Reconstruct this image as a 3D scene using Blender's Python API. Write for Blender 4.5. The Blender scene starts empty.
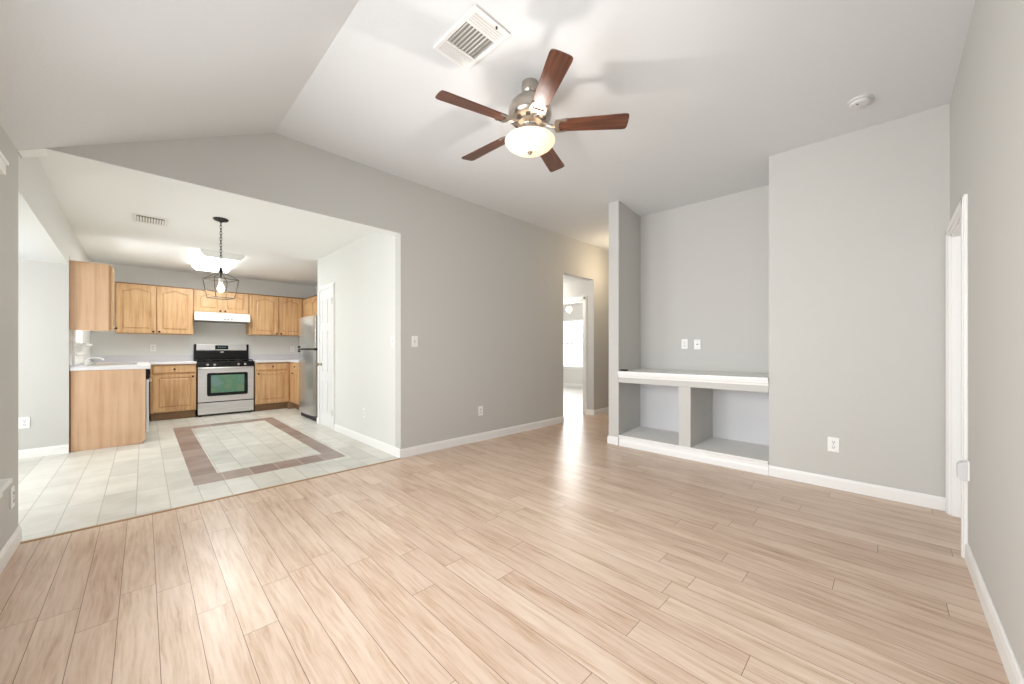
import bpy, bmesh, math, random
from mathutils import Matrix, Vector
random.seed(7)
C = bpy.context.scene.collection
scn = bpy.context.scene

# ------------------------------------------------------------------ camera, world, light, exposure
FPX, HORIZON, YAW, EYE = 372.4, 350.0, 0.7909, 1.1735
cd = bpy.data.cameras.new('camera')
cd.sensor_width = 36.0
cd.lens = FPX / 1024 * 36.0
cd.shift_y = (HORIZON - 342.0) / 1024
cd.clip_start = 0.02
cam = bpy.data.objects.new('camera', cd)
C.objects.link(cam)
cam.location = (0, 0, EYE)
cam.rotation_euler = (math.pi / 2, 0, YAW - math.pi / 2)
scn.camera = cam

w = bpy.data.worlds.new('sky')
scn.world = w
w.use_nodes = True
wn = w.node_tree.nodes
wn['Background'].inputs[0].default_value = (0.93, 0.965, 1.0, 1)
wn['Background'].inputs[1].default_value = 2.2

scn.view_settings.view_transform = 'Standard'
scn.view_settings.look = 'None'
scn.view_settings.exposure = 0.08
scn.view_settings.gamma = 1.0
scn.view_settings.use_curve_mapping = False
scn.cycles.max_bounces = 10
scn.cycles.diffuse_bounces = 6
scn.cycles.sample_clamp_indirect = 6.0


def area_light(name, loc, direction, sx, sy, power, color=(1, 1, 1), spread=180):
    l = bpy.data.lights.new(name, 'AREA')
    l.shape = 'RECTANGLE'
    l.size, l.size_y = sx, sy
    l.spread = math.radians(spread)
    l.energy = power
    l.color = color
    o = bpy.data.objects.new(name, l)
    C.objects.link(o)
    o.location = loc
    o.rotation_euler = Vector(direction).to_track_quat('-Z', 'Y').to_euler()
    return o


def point_light(name, loc, power, size, color, linear=False):
    l = bpy.data.lights.new(name, 'POINT')
    l.energy = power
    l.shadow_soft_size = size
    if linear:
        l.use_nodes = True
        nt = l.node_tree
        fo = nt.nodes.new('ShaderNodeLightFalloff')
        fo.inputs['Strength'].default_value = 1.0
        nt.links.new(fo.outputs['Linear'], nt.nodes['Emission'].inputs['Strength'])
    l.color = color
    o = bpy.data.objects.new(name, l)
    C.objects.link(o)
    o.location = loc
    return o


point_light('far_room_lamp_light', (7.5, 5.57, 2.02), 45, 0.08, (1.0, 0.96, 0.9))
point_light('passage_added_light', (5.2, 4.75, 2.2), 18, 0.08, (1.0, 0.97, 0.92))  # added to brighten the passage; no known lamp there
DAY = (0.97, 0.985, 1.0)
area_light('daylight_living_window', (-0.80, 1.75, 1.30), (1, -0.3, 0.06), 2.5, 1.5, 80, DAY, 125)
area_light('daylight_added_door', (0.95, -0.62, 1.1), (0, 1, 0), 1.5, 2.0, 3, DAY, 125)  # extra daylight through an added door out of view
area_light('daylight_nook_window', (-2.75, 5.2, 1.3), (1, 0, 0), 1.9, 1.35, 90, DAY)
area_light('daylight_sink_window', (-0.95, 7.25, 1.7), (1, 0, -0.1), 0.6, 0.8, 30, DAY)
area_light('kitchen_tube_light', (0.83, 7.53, 2.518), (0, 0, -1), 0.40, 1.25, 24, (0.97, 1.0, 0.99))
area_light('daylight_far_window', (10.0, 7.0, 1.4), (-1, 0, -0.05), 2.3, 1.5, 75, DAY)
point_light('fan_bulb_light', (1.884, 1.73, 2.553), 15, 0.014, (1.0, 0.93, 0.88), True)
point_light('pendant_bulb_light', (0.602, 5.146, 1.87), 44, 0.03, (1.0, 0.93, 0.84), True)
point_light('hall_lamp_light', (5.75, 3.15, 2.52), 13, 0.08, (1.0, 0.8, 0.56))


# ------------------------------------------------------------------ materials
def lin(c):
    return tuple((x / 255 / 12.92) if x / 255 <= 0.04045 else ((x / 255 + 0.055) / 1.055) ** 2.4 for x in c) + (1,)


def base(name):
    m = bpy.data.materials.new(name)
    m.use_nodes = True
    return m, m.node_tree.nodes, m.node_tree.links, m.node_tree.nodes['Principled BSDF']


def mat(name, rgb, rough=0.5, metal=0.0, spec=0.5, emit=None, estr=0.0):
    m, n, l, b = base(name)
    b.inputs['Base Color'].default_value = lin(rgb)
    b.inputs['Roughness'].default_value = rough
    b.inputs['Metallic'].default_value = metal
    b.inputs['Specular IOR Level'].default_value = spec
    if emit:
        b.inputs['Emission Color'].default_value = lin(emit)
        b.inputs['Emission Strength'].default_value = estr
    return m


def paint(name, rgb, bump=0.06, scale=90, rough=0.7):
    m, n, l, b = base(name)
    tc = n.new('ShaderNodeNewGeometry')
    no = n.new('ShaderNodeTexNoise')
    no.inputs['Scale'].default_value = scale
    no.inputs['Detail'].default_value = 3
    l.new(tc.outputs['Position'], no.inputs['Vector'])
    bp = n.new('ShaderNodeBump')
    bp.inputs['Strength'].default_value = bump
    bp.inputs['Distance'].default_value = 0.01
    l.new(no.outputs['Fac'], bp.inputs['Height'])
    l.new(bp.outputs['Normal'], b.inputs['Normal'])
    b.inputs['Base Color'].default_value = lin(rgb)
    b.inputs['Roughness'].default_value = rough
    b.inputs['Specular IOR Level'].default_value = 0.25
    return m


class NB:
    """tiny node-math builder"""
    def __init__(s, nt):
        s.n, s.l = nt.nodes, nt.links

    def m(s, op, a, b=None, c=None):
        x = s.n.new('ShaderNodeMath')
        x.operation = op
        for i, v in enumerate((a, b, c)):
            if v is None:
                continue
            if isinstance(v, (int, float)):
                x.inputs[i].default_value = v
            else:
                s.l.new(v, x.inputs[i])
        return x.outputs[0]

    def comb(s, x, y, z):
        c = s.n.new('ShaderNodeCombineXYZ')
        for i, v in enumerate((x, y, z)):
            if isinstance(v, (int, float)):
                c.inputs[i].default_value = v
            else:
                s.l.new(v, c.inputs[i])
        return c.outputs[0]

    def white(s, x, y):
        t = s.n.new('ShaderNodeTexWhiteNoise')
        t.noise_dimensions = '2D'
        s.l.new(s.comb(x, y, 0), t.inputs['Vector'])
        return t.outputs['Value']

    def noise(s, v, scale, detail=3, rough=0.5):
        t = s.n.new('ShaderNodeTexNoise')
        t.inputs['Scale'].default_value = scale
        t.inputs['Detail'].default_value = detail
        t.inputs['Roughness'].default_value = rough
        s.l.new(v, t.inputs['Vector'])
        return t.outputs['Fac']

    def ramp(s, f, stops):
        r = s.n.new('ShaderNodeValToRGB')
        els = r.color_ramp.elements
        while len(els) < len(stops):
            els.new(0.5)
        for e, (p, c) in zip(els, stops):
            e.position = p
            e.color = lin(c)
        s.l.new(f, r.inputs[0])
        return r.outputs[0]

    def mix(s, f, a, b, mode='MIX'):
        x = s.n.new('ShaderNodeMix')
        x.data_type = 'RGBA'
        x.blend_type = mode
        for i, v in ((0, f), (6, a), (7, b)):
            if isinstance(v, (int, float)):
                x.inputs[i].default_value = v
            elif isinstance(v, tuple):
                x.inputs[i].default_value = v
            else:
                s.l.new(v, x.inputs[i])
        return x.outputs[2]


def boards(nb, width, length, joint, x0=0.0):
    """rows of boards running along world Y: returns (row id, board id, joint mask 0/1, x, y)"""
    g = nb.n.new('ShaderNodeNewGeometry')
    sp = nb.n.new('ShaderNodeSeparateXYZ')
    nb.l.new(g.outputs['Position'], sp.inputs[0])
    x, y = sp.outputs[0], sp.outputs[1]
    u = nb.m('DIVIDE', nb.m('SUBTRACT', x, x0), width)
    row = nb.m('FLOOR', u)
    fu = nb.m('FRACT', u)
    v = nb.m('ADD', nb.m('DIVIDE', y, length), nb.white(row, 3.3))
    col = nb.m('FLOOR', v)
    fv = nb.m('FRACT', v)
    ex = nb.m('MULTIPLY', nb.m('SUBTRACT', 0.5, nb.m('ABSOLUTE', nb.m('SUBTRACT', fu, 0.5))), width)
    ey = nb.m('MULTIPLY', nb.m('SUBTRACT', 0.5, nb.m('ABSOLUTE', nb.m('SUBTRACT', fv, 0.5))), length)
    j = nb.m('LESS_THAN', nb.m('MINIMUM', ex, ey), joint)
    return row, col, j, x, y


def mat_laminate():
    m, n, l, b = base('oak_laminate')
    nb = NB(m.node_tree)
    row, col, j, x, y = boards(nb, 0.124, 1.2, 0.0011, 0.044)
    idv = nb.white(row, col)
    # grain stretched along the board, shifted per board
    wv = nb.noise(nb.comb(nb.m('MULTIPLY', x, 2.0), nb.m('MULTIPLY', y, 0.7), nb.m('MULTIPLY', idv, 9.0)), 4.0, 2)
    xw = nb.m('ADD', x, nb.m('MULTIPLY', wv, 0.05))
    vec = nb.comb(nb.m('ADD', xw, nb.m('MULTIPLY', idv, 7.0)), nb.m('MULTIPLY', y, 0.05), nb.m('MULTIPLY', idv, 13.0))
    g1 = nb.noise(vec, 62, 6, 0.68)
    vec2 = nb.comb(nb.m('ADD', x, nb.m('MULTIPLY', idv, 3.0)), nb.m('MULTIPLY', y, 0.22), nb.m('MULTIPLY', idv, 5.0))
    g2 = nb.noise(vec2, 9, 3, 0.55)
    f = nb.m('ADD', nb.m('MULTIPLY', g1, 0.62), nb.m('MULTIPLY', g2, 0.38))
    c = nb.ramp(f, [(0.30, (168, 138, 117)), (0.42, (201, 175, 153)), (0.52, (216, 194, 176)), (0.68, (226, 209, 194))])
    tone = nb.ramp(idv, [(0.0, (243, 237, 233)), (0.5, (250, 247, 243)), (1.0, (255, 254, 251))])
    c = nb.mix(1.0, c, tone, 'MULTIPLY')
    c = nb.mix(j, c, lin((118, 90, 70)))
    l.new(c, b.inputs['Base Color'])
    b.inputs['Roughness'].default_value = 0.31
    b.inputs['Specular IOR Level'].default_value = 0.4
    bp = n.new('ShaderNodeBump')
    bp.inputs['Strength'].default_value = 0.05
    bp.inputs['Distance'].default_value = 0.004
    l.new(g1, bp.inputs['Height'])
    l.new(bp.outputs[0], b.inputs['Normal'])
    return m


BO = (0.31, 1.592, 4.21, 7.56)   # brown tile border, outer
BI = (0.50, 1.43, 4.50, 7.32)    # inner


def mat_tile():
    m, n, l, b = base('kitchen_tile')
    nb = NB(m.node_tree)
    row, col, j, x, y = boards(nb, 0.185, 0.62, 0.0028, -0.04)
    idv = nb.white(row, col)
    g = n.new('ShaderNodeNewGeometry')
    cloud = nb.noise(g.outputs['Position'], 4.0, 5, 0.6)
    c = nb.ramp(cloud, [(0.3, (209, 207, 199)), (0.5, (219, 218, 211)), (0.7, (228, 227, 222))])
    tone = nb.ramp(idv, [(0.0, (234, 234, 232)), (1.0, (255, 255, 253))])
    c = nb.mix(1.0, c, tone, 'MULTIPLY')
    c = nb.mix(j, c, lin((176, 175, 168)))

    def inside(q, r):
        a = nb.m('MULTIPLY', nb.m('GREATER_THAN', x, q[0]), nb.m('LESS_THAN', x, q[1]))
        d = nb.m('MULTIPLY', nb.m('GREATER_THAN', y, q[2]), nb.m('LESS_THAN', y, q[3]))
        return nb.m('MULTIPLY', a, d)
    out, inn = inside(BO, 0), inside(BI, 0)
    band = nb.m('MULTIPLY', out, nb.m('SUBTRACT', 1.0, inn))
    # brown border tiles with thin joints
    cx = nb.m('FRACT', nb.m('DIVIDE', nb.m('SUBTRACT', x, BO[0]), 0.2137))
    cy = nb.m('FRACT', nb.m('DIVIDE', nb.m('SUBTRACT', y, BO[2]), 0.305))
    inx = nb.m('MULTIPLY', nb.m('GREATER_THAN', x, BI[0]), nb.m('LESS_THAN', x, BI[1]))
    jx = nb.m('MULTIPLY', nb.m('LESS_THAN', cx, 0.03), inx)
    jy = nb.m('MULTIPLY', nb.m('LESS_THAN', cy, 0.016), nb.m('SUBTRACT', 1.0, inx))
    bj = nb.m('MAXIMUM', jx, jy)
    bid = nb.white(nb.m('FLOOR', nb.m('DIVIDE', nb.m('SUBTRACT', x, BO[0]), 0.2137)),
                   nb.m('FLOOR', nb.m('DIVIDE', nb.m('SUBTRACT', y, BO[2]), 0.305)))
    bc = nb.ramp(nb.m('ADD', nb.m('MULTIPLY', cloud, 0.7), nb.m('MULTIPLY', bid, 0.3)),
                 [(0.3, (130, 109, 101)), (0.5, (149, 130, 121)), (0.7, (163, 146, 137))])
    bc = nb.mix(bj, bc, lin((196, 178, 166)))
    c = nb.mix(band, c, bc)
    l.new(c, b.inputs['Base Color'])
    b.inputs['Roughness'].default_value = 0.35
    return m


def mat_oak(name, stops, sx=30.0, sz=1.6, rough=0.42):
    m, n, l, b = base(name)
    nb = NB(m.node_tree)
    g = n.new('ShaderNodeNewGeometry')
    sp = n.new('ShaderNodeSeparateXYZ')
    l.new(g.outputs['Position'], sp.inputs[0])
    vec = nb.comb(nb.m('MULTIPLY', sp.outputs[0], 1.0), nb.m('MULTIPLY', sp.outputs[1], 1.0), nb.m('MULTIPLY', sp.outputs[2], sz / sx))
    f = nb.noise(vec, sx, 5, 0.6)
    f2 = nb.noise(g.outputs['Position'], 3.0, 2)
    ff = nb.m('ADD', nb.m('MULTIPLY', f, 0.75), nb.m('MULTIPLY', f2, 0.25))
    l.new(nb.ramp(ff, stops), b.inputs['Base Color'])
    b.inputs['Roughness'].default_value = rough
    return m


def mat_blade():
    m, n, l, b = base('fan_blade_walnut')
    nb = NB(m.node_tree)
    tc = n.new('ShaderNodeTexCoord')
    sp = n.new('ShaderNodeSeparateXYZ')
    l.new(tc.outputs['UV'], sp.inputs[0])
    vec = nb.comb(nb.m('MULTIPLY', sp.outputs[0], 0.06), sp.outputs[1], 0.0)
    f = nb.noise(vec, 60, 4, 0.6)
    l.new(nb.ramp(f, [(0.3, (66, 36, 24)), (0.5, (94, 53, 36)), (0.7, (120, 72, 50))]), b.inputs['Base Color'])
    b.inputs['Roughness'].default_value = 0.4
    b.inputs['Coat Weight'].default_value = 0.5
    b.inputs['Coat Roughness'].default_value = 0.3
    return m


def mat_glass(name, tint=(1, 1, 1, 1), gloss=0.08):
    m = bpy.data.materials.new(name)
    m.use_nodes = True
    n, l = m.node_tree.nodes, m.node_tree.links
    n.remove(n['Principled BSDF'])
    t = n.new('ShaderNodeBsdfTransparent')
    t.inputs[0].default_value = tint
    g = n.new('ShaderNodeBsdfGlossy')
    g.inputs['Roughness'].default_value = 0.05
    mx = n.new('ShaderNodeMixShader')
    mx.inputs[0].default_value = gloss
    l.new(t.outputs[0], mx.inputs[1])
    l.new(g.outputs[0], mx.inputs[2])
    l.new(mx.outputs[0], n['Material Output'].inputs[0])
    return m


def mat_steel(name, rgb, rough=0.32, axis=2, bands=0.5):
    m, n, l, b = base(name)
    nb = NB(m.node_tree)
    g = n.new('ShaderNodeNewGeometry')
    sp = n.new('ShaderNodeSeparateXYZ')
    l.new(g.outputs['Position'], sp.inputs[0])
    k = [40.0, 40.0, 40.0]
    k[axis] = 0.6
    vec = nb.comb(nb.m('MULTIPLY', sp.outputs[0], k[0]), nb.m('MULTIPLY', sp.outputs[1], k[1]), nb.m('MULTIPLY', sp.outputs[2], k[2]))
    f = nb.noise(vec, 4.0, 3)
    d = tuple(max(0, int(c * 0.9)) for c in rgb)
    l.new(nb.ramp(f, [(0.3, d), (0.7, rgb)]), b.inputs['Base Color'])
    b.inputs['Metallic'].default_value = 0.75
    b.inputs['Roughness'].default_value = rough
    return m


M = {}
M['wall'] = paint('wall_paint_grey', (199, 198, 194))
M['kceil'] = paint('kitchen_ceiling_lightened', (240, 242, 240), 0.08, 60)  # paler than the living ceiling, standing in for missing kitchen light
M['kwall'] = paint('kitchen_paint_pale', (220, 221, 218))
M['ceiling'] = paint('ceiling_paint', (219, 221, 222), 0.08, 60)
M['cubby_lit'] = paint('cubby_floor_painted_light', (238, 238, 236), 0.04)  # lighter than the cubby back: light on the floor put into the colour
M['white'] = mat('trim_white', (238, 238, 236), 0.4)
M['door'] = mat('door_white', (228, 229, 230), 0.4)
M['laminate'] = mat_laminate()
M['tile'] = mat_tile()
M['oak'] = mat_oak('honey_oak', [(0.32, (174, 132, 90)), (0.47, (200, 160, 116)), (0.6, (210, 174, 131)), (0.75, (216, 183, 142))])
M['oak_edge'] = mat_oak('honey_oak_edge', [(0.3, (120, 78, 44)), (0.7, (146, 98, 58))])
M['oak_panel'] = mat_oak('oak_side_panel', [(0.32, (190, 152, 120)), (0.5, (206, 170, 138)), (0.7, (216, 184, 152))], 26, 0.9, 0.5)
M['toe'] = mat('toe_kick_brown', (142, 112, 82), 0.6)
M['knob'] = mat('knob_dark', (40, 32, 28), 0.35, 0.6)
M['counter'] = mat('counter_laminate', (224, 224, 226), 0.3)
M['splash'] = mat('backsplash_lilac', (206, 205, 210), 0.35)
M['cubby'] = paint('cubby_paint', (218, 218, 220), 0.04)
M['steel'] = mat_steel('brushed_steel', (214, 212, 210), 0.34, 0)
M['steel_v'] = mat_steel('brushed_steel_fridge', (196, 196, 192), 0.24, 2)
M['black'] = mat('black_enamel', (12, 12, 13), 0.25, spec=0.25)
M['blackmatte'] = mat('cast_iron', (24, 24, 25), 0.6)
M['chrome'] = mat('chrome', (225, 225, 225), 0.12, 1.0)
M['nickel'] = mat('brushed_nickel', (186, 178, 168), 0.28, 0.95)
M['brass'] = mat('satin_nickel_knob', (190, 176, 146), 0.25, 0.9)
M['blade'] = mat_blade()


def mat_bowl():
    m, n, l, b = base('frosted_bowl')
    b.inputs['Base Color'].default_value = lin((255, 244, 228))
    b.inputs['Emission Color'].default_value = lin((255, 226, 190))
    b.inputs['Emission Strength'].default_value = 0.5
    t = n.new('ShaderNodeBsdfTransparent')
    t.inputs[0].default_value = lin((255, 240, 222))
    mx = n.new('ShaderNodeMixShader')
    mx.inputs[0].default_value = 0.12
    l.new(b.outputs[0], mx.inputs[1])
    l.new(t.outputs[0], mx.inputs[2])
    l.new(mx.outputs[0], n['Material Output'].inputs[0])
    return m


M['bowl'] = mat_bowl()
M['bulb'] = mat('bulb_glow', (255, 240, 210), 0.3, emit=(255, 226, 170), estr=14)
M['diffuser'] = mat('diffuser_glow', (250, 250, 248), 0.4, emit=(246, 253, 251), estr=5)
M['fan_bulb'] = mat('frosted_bulb', (255, 246, 232), 0.4, emit=(255, 226, 190), estr=1.5)
M['lampglow'] = mat('hall_lamp_glass', (255, 236, 200), 0.4, emit=(255, 214, 150), estr=3)
M['iron'] = mat('pendant_dark_metal', (52, 50, 48), 0.4, 0.5)
M['cage'] = mat('pendant_cage_metal', (112, 108, 102), 0.35, 0.6)
M['plastic'] = mat('plate_white', (240, 240, 238), 0.35)
M['slot'] = mat('slot_dark', (70, 66, 64), 0.5)
M['vent'] = mat('vent_white', (232, 231, 228), 0.45)
M['ventdark'] = mat('vent_recess', (140, 137, 132), 0.8)
M['glass'] = mat_glass('window_glass', gloss=0.06)
M['oven_glass'] = None
M['far_floor'] = paint('far_room_floor', (204, 200, 194), 0.02, 30, 0.35)
M['far_wall'] = paint('far_room_wall', (222, 220, 216), 0.03)
M['leaf'] = paint('leaf_overexposed', (236, 239, 232), 0.2, 20)  # near white, so outdoor overexposure is put into the leaf colour
M['bark'] = paint('bark', (110, 92, 76), 0.2, 20)
M['strip'] = mat('transition_oak', (176, 142, 108), 0.45)


def mat_oven_glass():  # reflection of window and trees painted into the glass as green-teal colour
    m, n, l, b = base('oven_painted_reflection')
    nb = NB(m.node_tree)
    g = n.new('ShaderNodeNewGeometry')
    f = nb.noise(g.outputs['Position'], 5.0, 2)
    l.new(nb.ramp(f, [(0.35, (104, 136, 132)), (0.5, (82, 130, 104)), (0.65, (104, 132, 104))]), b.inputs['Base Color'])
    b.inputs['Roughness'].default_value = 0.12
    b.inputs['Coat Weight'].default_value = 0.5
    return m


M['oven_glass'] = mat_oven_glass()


# ------------------------------------------------------------------ mesh helpers
class MB:
    def __init__(s, Mx=None):
        s.bm = bmesh.new()
        s.M = Mx or Matrix.Identity(4)

    def v(s, p):
        return s.bm.verts.new(s.M @ Vector(p))

    def face(s, vs):
        try:
            return s.bm.faces.new(vs)
        except ValueError:
            return None

    def box(s, x0, x1, y0, y1, z0, z1):
        a = [s.v((x, y, z)) for z in (z0, z1) for y in (y0, y1) for x in (x0, x1)]
        for q in ((0, 2, 3, 1), (4, 5, 7, 6), (0, 1, 5, 4), (2, 6, 7, 3), (0, 4, 6, 2), (1, 3, 7, 5)):
            s.face([a[i] for i in q])
        return s

    def loft(s, rings, cap=True, closed=True):
        R = [[s.v(p) for p in r] for r in rings]
        n = len(R[0])
        for a, b in zip(R[:-1], R[1:]):
            for i in range(n if closed else n - 1):
                j = (i + 1) % n
                s.face([a[i], a[j], b[j], b[i]])
        if cap:
            s.face(R[0][::-1])
            s.face(R[-1])
        return s

    def prism(s, poly, a0, a1, axis=2):
        """poly of 2-D points; axis 2: (x,y) up z; axis 1: (x,z) along y; axis 0: (y,z) along x"""
        def P(p, a):
            return (p[0], p[1], a) if axis == 2 else (p[0], a, p[1]) if axis == 1 else (a, p[0], p[1])
        return s.loft([[P(p, a0) for p in poly], [P(p, a1) for p in poly]])

    def lathe(s, prof, c, n=32, axis='z'):
        rings = []
        for r, z in prof:
            r = max(r, 1e-4)
            ring = []
            for i in range(n):
                t = 2 * math.pi * i / n
                a, b = r * math.cos(t), r * math.sin(t)
                if axis == 'z':
                    ring.append((c[0] + a, c[1] + b, c[2] + z))
                elif axis == 'x':
                    ring.append((c[0] + z, c[1] + a, c[2] + b))
                else:
                    ring.append((c[0] + a, c[1] + z, c[2] + b))
            rings.append(ring)
        return s.loft(rings)

    def tube(s, pts, r, n=10, closed=False):
        pts = [Vector(p) for p in pts]
        rings = []
        N = len(pts)
        up = None
        for i, p in enumerate(pts):
            a = pts[(i - 1) % N] if (closed or i > 0) else p
            b = pts[(i + 1) % N] if (closed or i < N - 1) else p
            d = (b - a).normalized()
            if up is None:
                up = Vector((0, 0, 1)) if abs(d.z) < 0.9 else Vector((1, 0, 0))
            e1 = d.cross(up)
            if e1.length < 1e-4:
                e1 = d.orthogonal()
            e1.normalize()
            e2 = d.cross(e1).normalized()
            up = -e2 if e2.dot(up) < 0 else e2
            rings.append([p + r * (math.cos(2 * math.pi * k / n) * e1 + math.sin(2 * math.pi * k / n) * e2) for k in range(n)])
        if closed:
            rings.append(rings[0])
        return s.loft(rings, cap=not closed)

    def bar(s, a, b, r, n=8):
        return s.tube([a, b], r, n)

    def build(s, name, m, parent=None, smooth=False, bevel=0.0, seg=2):
        bm = s.bm
        bmesh.ops.remove_doubles(bm, verts=bm.verts, dist=1e-6)
        bmesh.ops.recalc_face_normals(bm, faces=bm.faces)
        me = bpy.data.meshes.new(name)
        root = parent
        while root is not None and root.parent is not None:
            root = root.parent
        if root is None:
            xs = [v.co for v in bm.verts]
            lo = [min(v[i] for v in xs) for i in range(3)]
            hi = [max(v[i] for v in xs) for i in range(3)]
            off = Vector(((lo[0] + hi[0]) / 2, (lo[1] + hi[1]) / 2, lo[2]))
        else:
            off = Vector(root.location)
        for v in bm.verts:
            v.co -= off
        if smooth:
            for f in bm.faces:
                f.smooth = True
        bm.to_mesh(me)
        bm.free()
        me.materials.append(m)
        o = bpy.data.objects.new(name, me)
        C.objects.link(o)
        if parent is not None:
            o.parent = parent
        else:
            o.location = off
        if bevel:
            md = o.modifiers.new('bevel', 'BEVEL')
            md.width = bevel
            md.segments = seg
            md.limit_method = 'ANGLE'
            md.angle_limit = math.radians(40)
        if smooth:
            try:
                md = o.modifiers.new('split', 'EDGE_SPLIT')
                md.split_angle = math.radians(38)
            except Exception:
                pass
        return o


def tag(o, label, cat, group=None, kind=None):
    o['label'] = label
    o['category'] = cat
    if group:
        o['group'] = group
    if kind:
        o['kind'] = kind
    return o


def thing(name, loc, label, cat, group=None, kind=None):
    o = bpy.data.objects.new(name, None)
    C.objects.link(o)
    o.location = loc
    o.empty_display_size = 0.1
    return tag(o, label, cat, group, kind)


def struct(mb, name, m, label, cat, parent=None, **k):
    o = mb.build(name, m, parent, **k)
    o['kind'] = 'structure'
    if parent is None:
        o['label'] = label
        o['category'] = cat
    return o


def frame(O, W):
    """local (u right, v up, w out of the face towards the viewer)"""
    W = Vector(W).normalized()
    U = (-W).cross(Vector((0, 0, 1))).normalized()
    Z = Vector((0, 0, 1))
    m = Matrix.Identity(4)
    for i in range(3):
        m[i][0], m[i][1], m[i][2], m[i][3] = U[i], Z[i], W[i], O[i]
    return m


# ------------------------------------------------------------------ dimensions
AY = 3.722          # centre wall face
CX = 1.9825         # kitchen side wall face
NX = 4.158          # niche wall face
RY = -0.3125        # right wall face
LX = -0.545         # left wall face
KZ = 2.61           # kitchen ceiling
HZ = 2.44           # header underside
BY = 9.085          # kitchen back wall
RX, SLOPE = 0.803, 0.487


def lx(y):           # kitchen left side line (a touch out of square)
    return LX - 0.0215 * (min(y, 6.57) - 3.72)


def cz(y):           # flat ceiling height
    return 3.045 - 0.021 * (3.72 - y)


def cs(x, y):
    return cz(y) - (SLOPE * (RX - x) if x < RX else 0)


# ------------------------------------------------------------------ shell
TH = 0.12
NZ = 2.15            # nook ceiling
struct(MB().box(-0.75, 8.0, -0.5, AY - 0.012, -0.1, 0), 'floor', M['laminate'], 'pale oak laminate plank floor of the living room', 'floor')
struct(MB().box(-2.6, 2.9, AY - 0.012, 9.3, -0.1, 0), 'floor_kitchen', M['tile'], 'whitish plank tile kitchen floor with a brown tile border', 'floor')
struct(MB().box(4.7, 5.81, AY - 0.012, 5.4, -0.1, 0.0), 'floor_passage', M['laminate'], 'laminate floor in the passage past the opening', 'floor')
struct(MB().box(5.81, 9.8, AY + 0.1, 8.9, -0.1, 0.002), 'floor_far', M['far_floor'], 'bright pale floor of the far room', 'floor')

# living ceiling: flat part and left slope
mb = MB()
y0, y1 = -0.5, AY + 0.02
low = [(-0.70, cs(-0.70, 0)), (RX, cs(RX, 0)), (8.0, cs(8.0, 0))]
r0 = [(x, y0, cs(x, y0)) for x, _ in low] + [(x, y0, cs(x, y0) + 0.12) for x, _ in low[::-1]]
r1 = [(x, y1, cs(x, y1)) for x, _ in low] + [(x, y1, cs(x, y1) + 0.12) for x, _ in low[::-1]]
mb.loft([r0, r1])
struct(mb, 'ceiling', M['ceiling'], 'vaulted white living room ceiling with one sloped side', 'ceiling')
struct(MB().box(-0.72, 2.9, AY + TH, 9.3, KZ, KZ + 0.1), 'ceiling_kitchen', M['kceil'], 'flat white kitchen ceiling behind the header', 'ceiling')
# centre wall with the gable header over the kitchen opening and the passage opening
mb = MB()
P1, P2, PZ = 4.855, 5.745, 2.435
HL = RX - (cz(AY) - HZ) / SLOPE
top = 3.25
mb.prism([(CX, HZ), (HL, HZ), (-0.72, cs(-0.72, AY) - 0.0), (-0.72, top), (CX, top)], AY, AY + TH, 1)
mb.prism([(CX, 0), (CX, top), (8.0, top), (8.0, 0), (P2, 0), (P2, PZ), (P1, PZ), (P1, 0)], AY, AY + TH, 1)
struct(mb, 'wall_center', M['wall'], 'grey centre wall with gable header above the kitchen opening', 'wall')
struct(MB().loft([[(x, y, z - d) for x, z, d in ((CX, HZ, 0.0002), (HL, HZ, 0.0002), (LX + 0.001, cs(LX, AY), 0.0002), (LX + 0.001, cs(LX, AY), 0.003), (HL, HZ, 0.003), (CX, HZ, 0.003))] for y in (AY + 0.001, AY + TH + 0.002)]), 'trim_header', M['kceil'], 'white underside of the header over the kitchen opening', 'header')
# kitchen side wall (pantry) and pantry end
mb = MB()
mb.box(CX, CX + TH, AY + TH, 6.44, 0, KZ)
mb.box(CX + TH, 2.9, 6.32, 6.44, 0, KZ)
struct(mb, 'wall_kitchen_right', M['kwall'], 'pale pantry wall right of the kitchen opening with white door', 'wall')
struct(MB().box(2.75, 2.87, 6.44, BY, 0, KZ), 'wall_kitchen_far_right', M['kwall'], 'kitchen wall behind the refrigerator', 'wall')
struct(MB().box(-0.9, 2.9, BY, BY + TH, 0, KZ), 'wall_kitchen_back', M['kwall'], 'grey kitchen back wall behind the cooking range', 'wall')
# kitchen left wall with window over the sink, joined to the drop over the nook
WY0, WY1, WZ0, WZ1 = 6.93, 7.56, 1.255, 2.12
mb = MB()


def lseg(ya, yb, za, zb, t=TH):
    mb.loft([[(lx(ya), ya, z) for z in (za, zb)] + [(lx(ya) - t, ya, z) for z in (zb, za)],
             [(lx(yb), yb, z) for z in (za, zb)] + [(lx(yb) - t, yb, z) for z in (zb, za)]])


lseg(6.69, WY0, 0, KZ)
lseg(6.571, 6.69, NZ + 0.1, KZ)
lseg(WY1, BY, 0, KZ)
lseg(WY0, WY1, 0, WZ0)
lseg(WY0, WY1, WZ1, KZ)
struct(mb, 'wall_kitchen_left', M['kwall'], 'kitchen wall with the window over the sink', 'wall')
mb = MB()
lseg(AY + TH, 6.57, NZ, KZ)
lseg(AY + 0.02, AY + TH, NZ, 2.375)
struct(mb, 'trim_nook_drop', M['kwall'], 'dropped beam between the kitchen ceiling and the breakfast nook', 'beam')
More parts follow.
